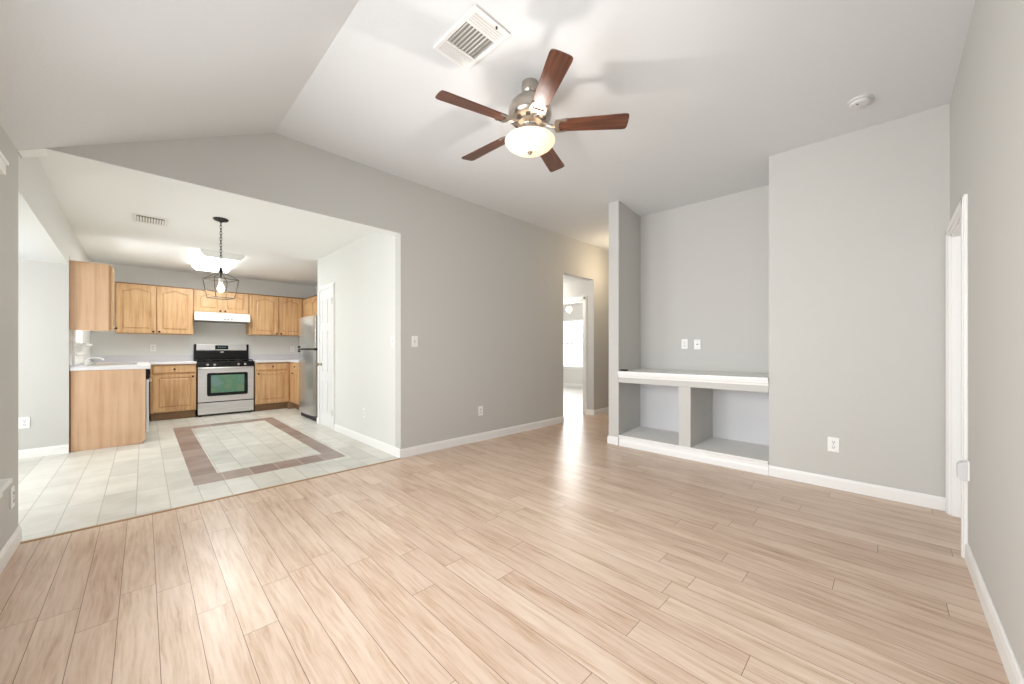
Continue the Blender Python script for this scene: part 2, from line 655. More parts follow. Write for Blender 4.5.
# nook shell
struct(MB().box(-2.6, lx(6.57) , 6.57, 6.69, 0, NZ + 0.1), 'wall_nook_back', M['wall'], 'grey nook wall left of the oak end panel', 'wall')
mb = MB()
mb.box(-2.6, LX - TH, AY - 0.0, AY + TH, 0, NZ + 0.1)
mb.box(-2.6, -2.48, AY + TH, 4.3, 0, NZ)
mb.box(-2.6, -2.48, 6.1, 6.57, 0, NZ)
mb.box(-2.6, -2.48, 4.3, 6.1, 0, 0.6)
mb.box(-2.6, -2.48, 4.3, 6.1, 1.98, NZ)
struct(mb, 'wall_nook_left', M['wall'], 'nook outer wall with a wide window', 'wall')
struct(MB().box(-2.6, LX - 0.11, AY + TH, 6.57, NZ + 0.002, NZ + 0.1), 'ceiling_nook', M['ceiling'], 'lower white ceiling over the breakfast nook', 'ceiling')
# left wall with window
VY0, VY1, VZ0, VZ1 = 0.55, 2.95, 0.487, 2.03
mb = MB()
x0, x1 = LX - TH, LX


def wall_x(xa, xb, ya, yb, za=0.0):
    mb.loft([[(xa, ya, za), (xb, ya, za), (xb, ya, cs(xb, ya)), (xa, ya, cs(xa, ya))],
             [(xa, yb, za), (xb, yb, za), (xb, yb, cs(xb, yb)), (xa, yb, cs(xa, yb))]])


wall_x(x0, x1, -0.5, VY0)
wall_x(x0, x1, VY1, AY)
mb.box(x0, x1, AY, AY + 0.02, 0, 2.37)
mb.box(x0, x1, VY0, VY1, 0, VZ0)
wall_x(x0, x1, VY0, VY1, VZ1)
struct(mb, 'wall_left', M['wall'], 'grey wall at the left edge with the window sill', 'wall')
# right wall with door opening and an unseen patio door added for light
D0, D1, DZ = 3.335, 4.075, 1.985
S0, S1, SZ = 0.25, 1.65, 2.06
mb = MB()
ya, yb = RY - TH, RY


def wall_y(xa, xb, za=0.0):
    pts = sorted({xa, xb} | ({RX} if xa < RX < xb else set()))
    for p, q in zip(pts[:-1], pts[1:]):
        mb.loft([[(p, ya, za), (p, yb, za), (p, yb, cs(p, yb)), (p, ya, cs(p, ya))],
                 [(q, ya, za), (q, yb, za), (q, yb, cs(q, yb)), (q, ya, cs(q, ya))]])


wall_y(LX - TH, S0)
wall_y(S0, S1, SZ)
wall_y(S1, D0)
wall_y(D0, D1, DZ)
wall_y(D1, NX + 0.1)
struct(mb, 'wall_right', M['wall'], 'warm grey wall along the right edge with a white door', 'wall')
# niche wall: front panel, niche sides and back, end pillar that bounds the hall
NB_X, NR, NL0, NL1 = 4.885, 0.787, 2.338, 2.412
mb = MB()
mb.prism([(NX, RY - TH), (NX, NR), (NB_X, NR), (NB_X, NL1), (NX, NL0), (NX, 2.475), (NB_X + TH, 2.545), (NB_X + TH, NR - TH), (NX + TH, NR - TH), (NX + TH, RY - TH)], 0, 3.06, 2)
struct(mb, 'wall_niche', M['wall'], 'grey wall with the tall recessed media niche and its end pillar', 'wall')
struct(MB().box(NB_X + TH, 8.0, 2.43, 2.545, 0, 3.06), 'wall_hall_right', M['wall'], 'hall wall behind the niche', 'wall')
struct(MB().box(7.88, 8.0, 2.545, AY, 0, 3.06), 'wall_hall_end', M['wall'], 'end wall of the hall', 'wall')
# passage and far room
mb = MB()
DY0, DY1, DT = 3.945, 4.78, 2.085
PX = P2
mb.box(PX, PX + TH, AY + TH, DY0, 0, 2.9)
mb.box(PX, PX + TH, DY1, 5.4, 0, 2.9)
mb.box(PX, PX + TH, DY0, DY1, DT, 2.9)
struct(mb, 'wall_passage_right', M['wall'], 'cool grey passage wall holding the cased doorway', 'wall')
mb = MB()
mb.box(P1 - TH, P1, AY + TH, 5.4, 0, 2.6)
mb.box(P1, PX, 5.28, 5.4, 0, 2.6)
struct(mb, 'wall_passage_left', M['wall'], 'inner walls of the passage', 'wall')
struct(MB().box(P1 - TH, PX, AY + TH, 5.4, 2.47, 2.57), 'ceiling_passage', M['ceiling'], 'white passage ceiling behind the opening', 'ceiling')
FX, FY0, FY1, FZ0, FZ1 = 9.55, 5.9, 8.1, 0.65, 2.12
mb = MB()
mb.box(FX, FX + TH, AY + TH, FY0, 0, 2.9)
mb.box(FX, FX + TH, FY1, 8.9, 0, 2.9)
mb.box(FX, FX + TH, FY0, FY1, 0, FZ0)
mb.box(FX, FX + TH, FY0, FY1, FZ1, 2.9)
struct(mb, 'wall_far_back', M['far_wall'], 'pale far room wall around the bright window', 'wall')
mb = MB()
mb.box(8.0, FX, AY, AY + TH, 0, 2.9)
mb.box(PX, FX, 8.78, 8.9, 0, 2.9)
mb.box(PX, PX + TH, 5.4, 8.78, 0, 2.9)
struct(mb, 'wall_far_side', M['far_wall'], 'side walls of the far room', 'wall')
struct(MB().box(PX, FX + TH, AY + TH, 8.9, 2.8, 2.9), 'ceiling_far', M['ceiling'], 'white ceiling of the far room', 'ceiling')

# ------------------------------------------------------------------ baseboards and trims
BH, BT = 0.098, 0.013


def bb(name, a, b, nrm, label, h=BH):
    """baseboard from a to b (xy) standing out along nrm, with a rounded cap"""
    mb = MB()
    a, b, nrm = Vector((*a, 0)), Vector((*b, 0)), Vector((*nrm, 0))
    prof = [(0, 0.001), (BT, 0.001), (BT, h - 0.022), (BT * 0.75, h - 0.012), (BT * 0.6, h - 0.004), (BT * 0.25, h), (0, h)]
    mb.loft([[p + nrm * d + Vector((0, 0, z)) for d, z in prof] for p in (a, b)])
    return struct(mb, name, M['white'], label, 'baseboard')


bb('baseboard_center', (CX - BT, AY), (P1, AY), (0, -1), 'white baseboard along the centre grey wall')
bb('baseboard_kitchen_right', (CX, AY), (CX, 5.665), (-1, 0), 'white baseboard along the pantry wall')
bb('baseboard_kitchen_corner', (CX, 6.36), (CX, 6.44), (-1, 0), 'short white baseboard between pantry door and refrigerator')
bb('baseboard_niche', (NX, RY), (NX, NR), (-1, 0), 'white baseboard on the wall right of the niche')
bb('baseboard_pillar', (NX, NL0), (NX, 2.475 + 0.012), (-1, 0), 'short white baseboard on the niche end pillar')
bb('baseboard_right', (S1 + 0.07, RY), (D0 - 0.062, RY), (0, 1), 'white baseboard along the right wall')
bb('baseboard_left', (LX, -0.3), (LX, AY + 0.02), (1, 0), 'white baseboard under the window at the left edge')
bb('baseboard_nook', (-2.45, 6.57), (lx(6.57), 6.57), (0, -1), 'white baseboard on the nook wall beside the oak panel')
bb('baseboard_hall', (P2, AY), (7.85, AY), (0, -1), 'white baseboard in the hall past the opening')
bb('baseboard_passage', (PX, AY), (PX, DY0 - 0.075), (-1, 0), 'white baseboard beside the far doorway')
bb('baseboard_far', (FX, AY + 0.2), (FX, 8.78), (-1, 0), 'white baseboard under the far window', 0.12)
# floor transition between laminate and tile
mb = MB()
mb.prism([(AY - 0.032, 0), (AY - 0.026, 0.006), (AY - 0.006, 0.006), (AY + 0.006, 0)], LX + BT, CX - BT - 0.002, 0)
struct(mb, 'trim_threshold', M['strip'], 'thin wooden transition strip between laminate and tile', 'threshold')


def casing(name, Mx, u0, u1, v1, label, wd=0.06, t=0.016, parent=None, depth=TH):
    """door casing around an opening u0..u1 up to v1, plus jamb lining"""
    mb = MB(Mx)
    for a, b in ((u0 - wd, u0), (u1, u1 + wd)):
        mb.box(a, b, 0, v1 + wd, 0, t)
        mb.box(a + 0.012, b - 0.012, 0, v1 + wd - 0.012, t, t + 0.006)
    mb.box(u0, u1, v1, v1 + wd, 0, t)
    mb.box(u0 - wd + 0.012, u1 + wd - 0.012, v1 + 0.012, v1 + wd - 0.012, t, t + 0.006)
    mb.box(u0 - 0.001, u0 + 0.015, 0, v1, -depth, 0.001)
    mb.box(u1 - 0.015, u1 + 0.001, 0, v1, -depth, 0.001)
    mb.box(u0, u1, v1 - 0.015, v1 + 0.001, -depth, 0.001)
    return struct(mb, name, M['white'], label, 'door casing', parent, bevel=0.003)


def panel_door(name, Mx, u0, u1, v0, v1, w0, label, cols=2):
    """six panel door: slab face with recessed, raised panels"""
    W = u1 - u0
    H = v1 - v0
    mb = MB(Mx)
    mb.box(u0, u1, v0, v1, w0 - 0.03, w0 - 0.008)
    st = min(0.11, W * 0.16)
    mu = st * 0.9
    rows = [(0.10, 0.33), (0.40, 0.70), (0.76, 0.93)]
    cw = (W - 2 * st - (cols - 1) * mu) / cols
    us = [(u0 + st + i * (cw + mu), u0 + st + i * (cw + mu) + cw) for i in range(cols)]
    mb.box(u0, u0 + st, v0, v1, w0 - 0.008, w0)
    mb.box(u1 - st, u1, v0, v1, w0 - 0.008, w0)
    for i in range(cols - 1):
        mb.box(us[i][1], us[i + 1][0], v0, v1, w0 - 0.008, w0)
    edges = [0.0] + [e for r in rows for e in r] + [1.0]
    for a, b in zip(edges[0::2], edges[1::2]):
        for (p, q) in us:
            mb.box(p, q, v0 + a * H, v0 + b * H, w0 - 0.008, w0)
    for a, b in rows:
        for p, q in us:
            i1, i2 = 0.012, 0.034
            za, zb = v0 + a * H, v0 + b * H
            mb.loft([[(p + i, za + i, d), (q - i, za + i, d), (q - i, zb - i, d), (p + i, zb - i, d)] for i, d in ((i1, w0 - 0.008), (i2, w0 - 0.002))])
    o = struct(mb, name, M['door'], label, 'door')
    return o


# pantry door on the kitchen side wall (faces -X, u = -Y)
PM = frame((CX, 6.36, 0), (-1, 0, 0))
casing('trim_pantry_door', PM, 0.06, 0.63, 2.10, 'white casing around the pantry door', depth=0.04)
pd = panel_door('door_1', frame((CX - 0.001, 6.36, 0), (-1, 0, 0)), 0.077, 0.613, 0.02, 2.083, 0.008, 'narrow white six panel pantry door beside the refrigerator')


def door_knob(parent, Mx, u, v, w0, m, name='door_knob'):
    mb = MB(Mx)
    mb.lathe([(0.026, 0), (0.026, 0.006), (0.011, 0.010), (0.010, 0.030), (0.022, 0.036), (0.027, 0.048), (0.022, 0.060), (0.0, 0.064)], (u, v, w0), 20, 'z')
    k = mb.build(name, m, parent, smooth=True)
    k['label'] = 'small metal door knob'
    return k


door_knob(pd, PM, 0.13, 0.95, 0.007, M['brass'])
for hv in (0.25, 1.90):
    MB(PM).box(0.604, 0.62, hv - 0.045, hv + 0.045, 0.007, 0.018).build('hinge', M['nickel'], pd, bevel=0.002)
# right wall door (faces +Y, u = -X)
RM = frame((D1, RY, 0), (0, 1, 0))
casing('trim_right_door', RM, 0.0, D1 - D0, DZ, 'white casing around the door on the right wall', 0.062)
rd = panel_door('door_2', RM, 0.017, D1 - D0 - 0.017, 0.012, DZ - 0.018, -0.045, 'white six panel door set in the right wall near the corner')
# far doorway casing (faces -X)
FM = frame((PX, DY1, 0), (-1, 0, 0))
casing('trim_far_doorway', FM, 0.0, DY1 - DY0, DT, 'white casing of the doorway to the far room', 0.075)


# ------------------------------------------------------------------ windows
def window(name, Mx, u0, u1, v0, v1, label, depth=TH, rails=(0.5,), mullions=(), fw=0.045, sill=0.0, ears=0.06, apron=True, header=0.0):
    """sash window in an opening; outdoors lies at w<0"""
    mb = MB(Mx)
    a, b = -depth + 0.02, -depth + 0.07
    mb.box(u0, u0 + fw, v0, v1, a, b)
    mb.box(u1 - fw, u1, v0, v1, a, b)
    mb.box(u0, u1, v0, v0 + fw, a, b)
    mb.box(u0, u1, v1 - fw, v1, a, b)
    for r in rails:
        vv = v0 + r * (v1 - v0)
        mb.box(u0, u1, vv - fw * 0.5, vv + fw * 0.5, a, b + 0.012)
    for r in mullions:
        uu = u0 + r * (u1 - u0)
        mb.box(uu - fw * 0.5, uu + fw * 0.5, v0, v1, a, b + 0.006)
    o = struct(mb, name, M['white'], label, 'window', bevel=0.003)
    g = MB(Mx).box(u0 + 0.01, u1 - 0.01, v0 + 0.01, v1 - 0.01, a + 0.02, a + 0.026).build('pane', M['glass'], o)
    g['label'] = 'clear window glass'
    if sill:
        mb = MB(Mx)
        mb.box(u0 - ears, u1 + ears, v0 - 0.028, v0, b * 0.0, sill)
        mb.box(u0, u1, v0 - 0.028, v0 + 0.001, b, 0.0)
        if apron:
            mb.box(u0 - ears * 0.7, u1 + ears * 0.7, v0 - 0.09, v0 - 0.028, 0.0, 0.014)
        mb.build('sill', M['white'], o, bevel=0.004)
    return o


# left wall window (face +X, u = +Y)
LM = frame((LX, 0, 0), (1, 0, 0))
w1 = window('window_1', LM, VY0, VY1, VZ0, VZ1, 'white window in the left wall with projecting sill', mullions=(0.333, 0.667), ears=0.0)
mb = MB(LM)
mb.box(VY0 - 0.12, 3.315, 0.462, 0.487, 0.0, 0.045)
mb.box(VY0 - 0.10, 3.29, 0.40, 0.462, 0.0, 0.016)
mb.build('sill', M['white'], w1, bevel=0.004)
mb = MB(LM)
mb.box(VY0 - 0.10, 3.24, 2.085, 2.15, 0.0, 0.035)
mb.box(VY0 - 0.11, 3.255, 2.142, 2.16, 0.0, 0.042)
mb.build('head_casing', M['white'], w1, bevel=0.004)
# unseen patio door behind the viewer, added to let daylight in
SM = frame((S1, RY, 0), (0, 1, 0))
window('added_patio_door', SM, 0, S1 - S0, 0.0, SZ, 'unseen glazed patio door added in the right wall for light', rails=(), mullions=(0.5,), fw=0.06)
# nook window
window('window_3', frame((-2.48, 4.3, 0), (1, 0, 0)), 0, 1.8, 0.6, 1.98, 'wide window of the breakfast nook', mullions=(0.5,), sill=0.03)
# sink window
KM = frame((lx(7.2), 0, 0), (1, 0, 0.0))
w4 = window('window_4', KM, WY0, WY1, WZ0, WZ1, 'white window over the kitchen sink', rails=(0.5,), mullions=(0.5,), sill=0.11, ears=0.10, fw=0.05, apron=False)
mb = MB(KM)
mb.box(WY0 - 0.09, WY0, WZ0, WZ1 + 0.09, 0.0, 0.02)
mb.box(WY1, WY1 + 0.09, WZ0, WZ1 + 0.09, 0.0, 0.02)
mb.box(WY0, WY1, WZ1, WZ1 + 0.09, 0.0, 0.02)
mb.box(WY0 - 0.09, WY1 + 0.09, 1.0, WZ0 - 0.028, 0.0, 0.024)
mb.box(WY0 - 0.06, WY1 + 0.06, 1.11, 1.135, 0.024, 0.04)
mb.build('casing', M['white'], w4, bevel=0.004)
# far room window
window('window_5', frame((FX, FY1, 0), (-1, 0, 0)), 0, FY1 - FY0, FZ0, FZ1, 'bright white window seen through the far doorway', rails=(0.5,), mullions=(0.5,), sill=0.06, fw=0.04)


# ------------------------------------------------------------------ built-in shelf in the niche
t = thing('built_in_shelf', (NX + 0.35, 1.56, 0), 'grey built-in niche shelf with white ledge above two open cubbies', 'built-in shelf')
mb = MB()
gap = 0.002
mb.prism([(NX - 0.026, NR + gap), (NX - 0.026, NL0 - gap), (NB_X - gap, NL1 - gap), (NB_X - gap, NR + gap)], 0.885, 0.915, 2)
mb.build('ledge', M['white'], t, bevel=0.004)['label'] = 'white ledge top'
mb = MB()
prof = [(NX, 0.838), (NX - 0.006, 0.838), (NX - 0.008, 0.855), (NX - 0.016, 0.862), (NX - 0.02, 0.885), (NX, 0.885)]
mb.loft([[(x, yy, z) for x, z in prof] for yy in (NR + gap, NL0 - gap)])
mb.build('ledge_molding', M['white'], t)['label'] = 'white stepped molding'
mb = MB()
mb.box(NX + 0.001, NX + 0.10, NR + gap, NL0 - gap, 0.775, 0.885)
mb.build('apron_rail', M['wall'], t, bevel=0.003)
mb = MB()
mb.box(NX + 0.001, NB_X - gap, 1.49, 1.616, 0.13, 0.775)
mb.build('divider', M['wall'], t, bevel=0.003)
mb = MB()
mb.prism([(NX + 0.002, NR + gap), (NX + 0.002, NL0 - gap), (NB_X - gap, NL1 - gap), (NB_X - gap, NR + gap)], 0.095, 0.128, 2)
mb.build('cubby_floor', M['cubby_lit'], t)['label'] = 'cubby floor with painted-in light'
for ya_, yb_ in ((NR + gap, 1.49), (1.616, NL1 - gap)):
    MB().box(NB_X - 0.014, NB_X - gap, ya_, yb_, 0.128, 0.885).build('cubby_back', M['cubby'], t)['label'] = 'pale cubby back panel'
mb = MB()
prof = [(NX + 0.002, 0.001), (NX - 0.018, 0.001), (NX - 0.018, 0.055), (NX - 0.012, 0.075), (NX - 0.012, 0.11), (NX - 0.02, 0.118), (NX - 0.02, 0.134), (NX + 0.002, 0.134)]
mb.loft([[(x, yy, z) for x, z in prof] for yy in (NR + gap, NL0 - 0.012)])
mb.build('base_molding', M['white'], t)['label'] = 'white stepped base molding'

# small black box left on the ledge
t = thing('adapter_box', (4.20, 2.29, 0.915), 'tiny black box lying on the left end of the white niche ledge', 'adapter')
MB().box(4.175, 4.225, 2.245, 2.325, 0.9155, 0.935).build('body', M['black'], t, bevel=0.004)
mb = MB()
mb.tube([(4.20, 2.245, 0.925), (4.20, 2.237, 0.925)], 0.006, 8)
mb.build('plug', M['blackmatte'], t)


# ------------------------------------------------------------------ outlets and switches
def plate(kind, O, W, label, name=None, w=0.076, h=0.122):
    Mx = frame(O, W)
    cat = {'outlet': 'outlet', 'switch': 'light switch', 'jack': 'wall jack'}[kind]
    t = thing(name or {'outlet': 'wall_outlet', 'switch': 'light_switch', 'jack': 'wall_jack'}[kind], tuple(Mx @ Vector((0, -h / 2, 0))), label, cat)
    MB(Mx).box(-w / 2, w / 2, -h / 2, h / 2, 0.0005, 0.006).build('cover_plate', M['plastic'], t, bevel=0.0025)
    if kind == 'outlet':
        for s in (-1, 1):
            mb = MB(Mx)
            mb.loft([[(0.017 * math.cos(q) * k, s * 0.022 + max(-0.0135, min(0.0135, 0.017 * math.sin(q))) * k, d) for q in [2 * math.pi * i / 20 for i in range(20)]] for k, d in ((1, 0.006), (0.95, 0.0085))])
            r = mb.build('receptacle', M['plastic'], t)
            mb = MB(Mx)
            mb.box(-0.009, -0.0055, s * 0.022 - 0.004, s * 0.022 + 0.008, 0.0085, 0.0095)
            mb.box(0.0055, 0.009, s * 0.022 - 0.004, s * 0.022 + 0.008, 0.0085, 0.0095)
            mb.lathe([(0.0035, 0), (0.0035, 0.001)], (0, s * 0.022 - 0.009, 0.0085), 10)
            mb.build('slot', M['slot'], r)['label'] = 'dark slots'
        MB(Mx).lathe([(0.003, 0), (0.003, 0.0015)], (0, 0, 0.006), 10).build('screw', M['slot'], t)
    elif kind == 'switch':
        MB(Mx).box(-0.006, 0.006, -0.013, 0.013, 0.006, 0.0075).build('toggle_slot', M['slot'], t)
        mb = MB(Mx)
        mb.loft([[(-0.005, -0.006, 0.0075), (0.005, -0.006, 0.0075), (0.005, 0.008, 0.0075), (-0.005, 0.008, 0.0075)],
                 [(-0.004, 0.004, 0.02), (0.004, 0.004, 0.02), (0.004, 0.011, 0.019), (-0.004, 0.011, 0.019)]])
        mb.build('toggle', M['plastic'], t)
        for s in (-1, 1):
            MB(Mx).lathe([(0.003, 0), (0.003, 0.0015)], (0, s * 0.033, 0.006), 10).build('screw', M['slot'], t)
    else:
        MB(Mx).lathe([(0.008, 0), (0.008, 0.004), (0.0045, 0.004), (0.0045, 0.013), (0.002, 0.013)], (0, 0, 0.006), 14).build('connector', M['slot'], t)
        for s in (-1, 1):
            MB(Mx).lathe([(0.003, 0), (0.003, 0.0015)], (0, s * 0.042, 0.006), 10).build('screw', M['slot'], t)
    return t


plate('switch', (2.15, AY, 1.27), (0, -1, 0), 'white light switch on the grey centre wall by the kitchen corner')
plate('outlet', (3.105, AY, 0.385), (0, -1, 0), 'white outlet low on the grey centre wall')
plate('switch', (CX, 3.895, 1.27), (-1, 0, 0), 'white light switch on the pale pantry wall near its corner')
plate('outlet', (CX, 4.65, 0.38), (-1, 0, 0), 'white outlet low on the pale pantry wall')
plate('outlet', (NX, 0.328, 0.373), (-1, 0, 0), 'white outlet low on the wall right of the niche')
plate('outlet', (NB_X, 1.82, 1.25), (-1, 0, 0), 'white outlet on the niche back wall above the ledge')
plate('jack', (NB_X, 1.667, 1.243), (-1, 0, 0), 'white cable jack plate beside the outlet above the ledge')
plate('outlet', (-0.917, 6.57, 0.387), (0, -1, 0), 'white outlet low on the nook wall at the left')
plate('outlet', (LX, 3.575, 0.32), (1, 0, 0), 'white outlet under the window sill at the left edge')
plate('outlet', (0.116, BY, 1.21), (0, -1, 0), 'white outlet above the counter left of the range')
plate('outlet', (2.29, BY, 1.19), (0, -1, 0), 'white outlet above the counter near the refrigerator')

# child-guard box on the outlet by the right door casing
Mx = frame((3.275, RY, 0.508), (0, 1, 0))
t = thing('outlet_cover', tuple(Mx @ Vector((0, -0.05, 0))), 'clear grey box cover sticking out beside the right door casing', 'outlet cover')
MB(Mx).box(0.004, 0.072, -0.052, 0.054, 0.0005, 0.008).build('back_plate', M['plastic'], t, bevel=0.002)
mb = MB(Mx)
mb.loft([[(0.008, -0.052, 0.008), (0.068, -0.052, 0.008), (0.068, 0.052, 0.008), (0.008, 0.052, 0.008)],
         [(0.008, -0.052, 0.034), (0.068, -0.052, 0.034), (0.068, 0.040, 0.036), (0.008, 0.040, 0.036)],
         [(0.014, -0.046, 0.042), (0.062, -0.046, 0.042), (0.062, 0.028, 0.044), (0.014, 0.028, 0.044)]])
mb.build('cover_box', mat('cover_plastic', (214, 214, 216), 0.25), t, bevel=0.003)


# ------------------------------------------------------------------ kitchen cabinets
def knob(parent, Mx, u, v, w0):
    MB(Mx).lathe([(0.006, 0), (0.006, 0.012), (0.014, 0.016), (0.016, 0.022), (0.012, 0.028), (0.0, 0.030)], (u, v, w0), 14).build('knob', M['knob'], parent, smooth=True)


def arch_pts(u0, u1, v1, rise, n=18):
    """cathedral curve from right to left, shoulders low and centre high"""
    out = []
    for i in range(n + 1):
        s = i / n
        a = 0.5 - 0.5 * math.cos(2 * math.pi * min(max((s - 0.08) / 0.84, 0), 1))
        out.append((u1 + (u0 - u1) * s, v1 - rise + rise * a))
    return out


def cab_door(root, Mx, u0, u1, v0, v1, arch, kn=None, name='door'):
    st = min(0.058, (u1 - u0) * 0.2)
    rise = min(0.045, (v1 - v0) * 0.12) if arch else 0.0
    mb = MB(Mx)
    mb.box(u0, u1, v0, v1, 0.001, 0.008)
    mb.box(u0, u0 + st, v0, v1, 0.008, 0.021)
    mb.box(u1 - st, u1, v0, v1, 0.008, 0.021)
    mb.box(u0 + st, u1 - st, v0, v0 + st, 0.008, 0.021)
    iu0, iu1, iv0, iv1 = u0 + st, u1 - st, v0 + st, v1 - st * 0.8
    if arch:
        top = arch_pts(iu0, iu1, iv1, rise)
        mb.prism([(iu0, v1), (iu1, v1)] + top, 0.008, 0.021)

        def ring(k):
            return [(iu0 + k, iv0 + k), (iu1 - k, iv0 + k)] + [(min(max(a, iu0 + k), iu1 - k), b - k) for a, b in top]
    else:
        mb.box(iu0, iu1, iv1, v1, 0.008, 0.021)

        def ring(k):
            return [(iu0 + k, iv0 + k), (iu1 - k, iv0 + k), (iu1 - k, iv1 - k), (iu0 + k, iv1 - k)]
    mb.loft([[(a, b, d) for a, b in ring(k)] for k, d in ((0.009, 0.008), (0.032, 0.019))])
    o = mb.build(name, M['oak'], root)
    if kn:
        knob(o, Mx, kn[0], kn[1], 0.021)
    return o


def drawer_front(root, Mx, u0, u1, v0, v1):
    mb = MB(Mx)
    i = 0.012
    mb.loft([[(u0, v0, 0.001), (u1, v0, 0.001), (u1, v1, 0.001), (u0, v1, 0.001)],
             [(u0, v0, 0.012), (u1, v0, 0.012), (u1, v1, 0.012), (u0, v1, 0.012)],
             [(u0 + i, v0 + i, 0.021), (u1 - i, v0 + i, 0.021), (u1 - i, v1 - i, 0.021), (u0 + i, v1 - i, 0.021)]])
    o = mb.build('drawer', M['oak'], root)
    knob(o, Mx, (u0 + u1) / 2, (v0 + v1) / 2, 0.021)
    return o


def wall_cabinet(O, W, width, v0, v1, depth, doors, label, arch=True, group=None, side=None):
    Mx = frame(O, W)
    t = thing('wall_cabinet', tuple(Mx @ Vector((width / 2, v0, -depth / 2))), label, 'kitchen cabinet', group)
    MB(Mx).box(0, width, v0, v1, -depth, 0).build('body', M['oak'], t, bevel=0.002)
    MB(Mx).box(0.0, width, v1 + 0.0005, v1 + 0.014, -depth + 0.01, 0.012).build('top_edge', M['oak_edge'], t)
    for (a, b, kside) in doors:
        ku = a + 0.03 if kside < 0 else b - 0.03
        cab_door(t, Mx, a, b, v0 + 0.012, v1 - 0.012, arch, (ku, v0 + 0.035))
    return t


UF = 8.752
UD = BY - UF - 0.003
wall_cabinet((-0.325, UF, 0), (0, -1, 0), 0.958, 1.45, 2.262, UD, [(0.012, 0.472, 1), (0.486, 0.945, -1)],
             'oak wall cabinet with two arched doors left of the range hood')
wall_cabinet((0.637, UF, 0), (0, -1, 0), 0.818, 1.862, 2.256, UD, [(0.016, 0.403, 1), (0.417, 0.802, -1)],
             'short oak wall cabinet directly above the white range hood')
wall_cabinet((1.459, UF, 0), (0, -1, 0), 0.955, 1.472, 2.258, UD, [(0.05, 0.487, 1), (0.507, 0.925, -1)],
             'oak wall cabinet with two arched doors right of the range hood')
wall_cabinet((2.418, UF, 0), (-1, 0, 0), 1.19, 1.472, 2.24, 0.328, [(0.03, 0.58, 1), (0.60, 1.16, -1)],
             'oak corner wall cabinet behind the refrigerator top')
wall_cabinet((2.418, 7.54, 0), (-1, 0, 0), 1.05, 1.87, 2.24, 0.328, [(0.02, 0.515, 1), (0.535, 1.03, -1)],
             'short oak wall cabinet over the refrigerator')
# end cabinet by the window, its side panel faces the living room
ex = lx(6.8)
t = thing('wall_cabinet', (ex + 0.165, 6.8, 1.41), 'tall oak wall cabinet showing its plain pinkish side panel', 'kitchen cabinet')
Mx = frame((ex + 0.318, 6.61, 0), (1, 0, 0))
MB(Mx).box(0.006, 0.375, 1.412, 2.2, -0.316, 0).build('body', M['oak'], t, bevel=0.002)
MB(Mx).box(0.0, 0.006, 1.408, 2.205, -0.316, -0.012).build('side_panel', M['oak_panel'], t)['label'] = 'plain pinkish oak side panel'
cab_door(t, Mx, 0.014, 0.365, 1.424, 2.19, True, (0.335, 1.45))

# base units
CT = 0.975


def base_cabinet(O, W, width, depth, cols, label, sink=False, z1=0.934):
    Mx = frame(O, W)
    t = thing('base_cabinet', tuple(Mx @ Vector((width / 2, 0, -depth / 2))), label, 'kitchen cabinet')
    mb = MB(Mx).box(0, width, 0.132, 0.76 if sink else z1, -depth, 0)
    if sink:
        mb.box(0, width, 0.76, z1, -0.02, 0)
    mb.build('body', M['oak'], t, bevel=0.002)
    MB(Mx).box(0.005, width - 0.005, 0.001, 0.132, -depth + 0.01, -0.07).build('toe_kick', M['toe'], t)['label'] = 'brown toe kick'
    for a, b, ks in cols:
        drawer_front(t, Mx, a, b, 0.785, 0.917)
        cab_door(t, Mx, a, b, 0.15, 0.755, False, ((b - 0.03) if ks > 0 else a + 0.03, 0.72))
    return t


BF = 8.475
base_cabinet((0.078, BF, 0), (0, -1, 0), 0.572, BY - BF - 0.004, [(0.028, 0.556, 1)], 'oak base cabinet with drawer between dishwasher and range')
base_cabinet((1.505, BF, 0), (0, -1, 0), 0.585, BY - BF - 0.004, [(0.02, 0.555, -1)], 'oak base cabinet with drawer right of the range')
MB().box(2.05, 2.16, 8.40, 8.544, 0.001, 0.13).build('toe_corner', M['toe'], bpy.data.objects['base_cabinet.001'])
base_cabinet((2.092, BF, 0), (-1, 0, 0), 0.99, 0.64, [(0.30, 0.63, -1), (0.65, 0.97, 1)], 'oak corner base cabinet next to the refrigerator')
# left run: end panel, dishwasher, sink cabinet
t = thing('end_panel', ((lx(6.6) + 0.02) / 2, 6.605, 0), 'wide plain oak end panel under the left counter edge', 'cabinet end panel')
MB().prism([(lx(6.6) + 0.004, 0.001), (-0.02, 0.001), (0.0, 0.03), (0.018, 0.05), (0.018, 0.934), (lx(6.6) + 0.004, 0.934)], 6.595, 6.612, 1).build('panel', M['oak_panel'], t, bevel=0.002)
mb = MB()
mb.box(lx(6.6) + 0.003, lx(6.6) + 0.012, 6.588, 6.5945, 0.002, 0.93)
mb.build('edge_strip', M['oak_edge'], t)
DM = frame((0.02, 6.614, 0), (1, 0, 0))
t = thing('dishwasher', (-0.27, 6.92, 0), 'steel dishwasher with black control strip beside the oak end panel', 'dishwasher')
MB(DM).box(0.0, 0.62, 0.06, 0.93, -0.56, 0.0).build('body', M['blackmatte'], t)
MB(DM).box(0.004, 0.616, 0.13, 0.80, 0.001, 0.028).build('door', M['steel'], t, bevel=0.003)
MB(DM).box(0.004, 0.616, 0.805, 0.925, 0.001, 0.03).build('control_panel', M['black'], t, bevel=0.003)
mb = MB(DM)
mb.tube([(0.08, 0.775, 0.028), (0.08, 0.775, 0.05), (0.54, 0.775, 0.05), (0.54, 0.775, 0.028)], 0.008, 8)
mb.build('handle', M['chrome'], t, smooth=True)
MB(DM).box(0.01, 0.61, 0.001, 0.125, -0.5, -0.05).build('kick_plate', M['blackmatte'], t)
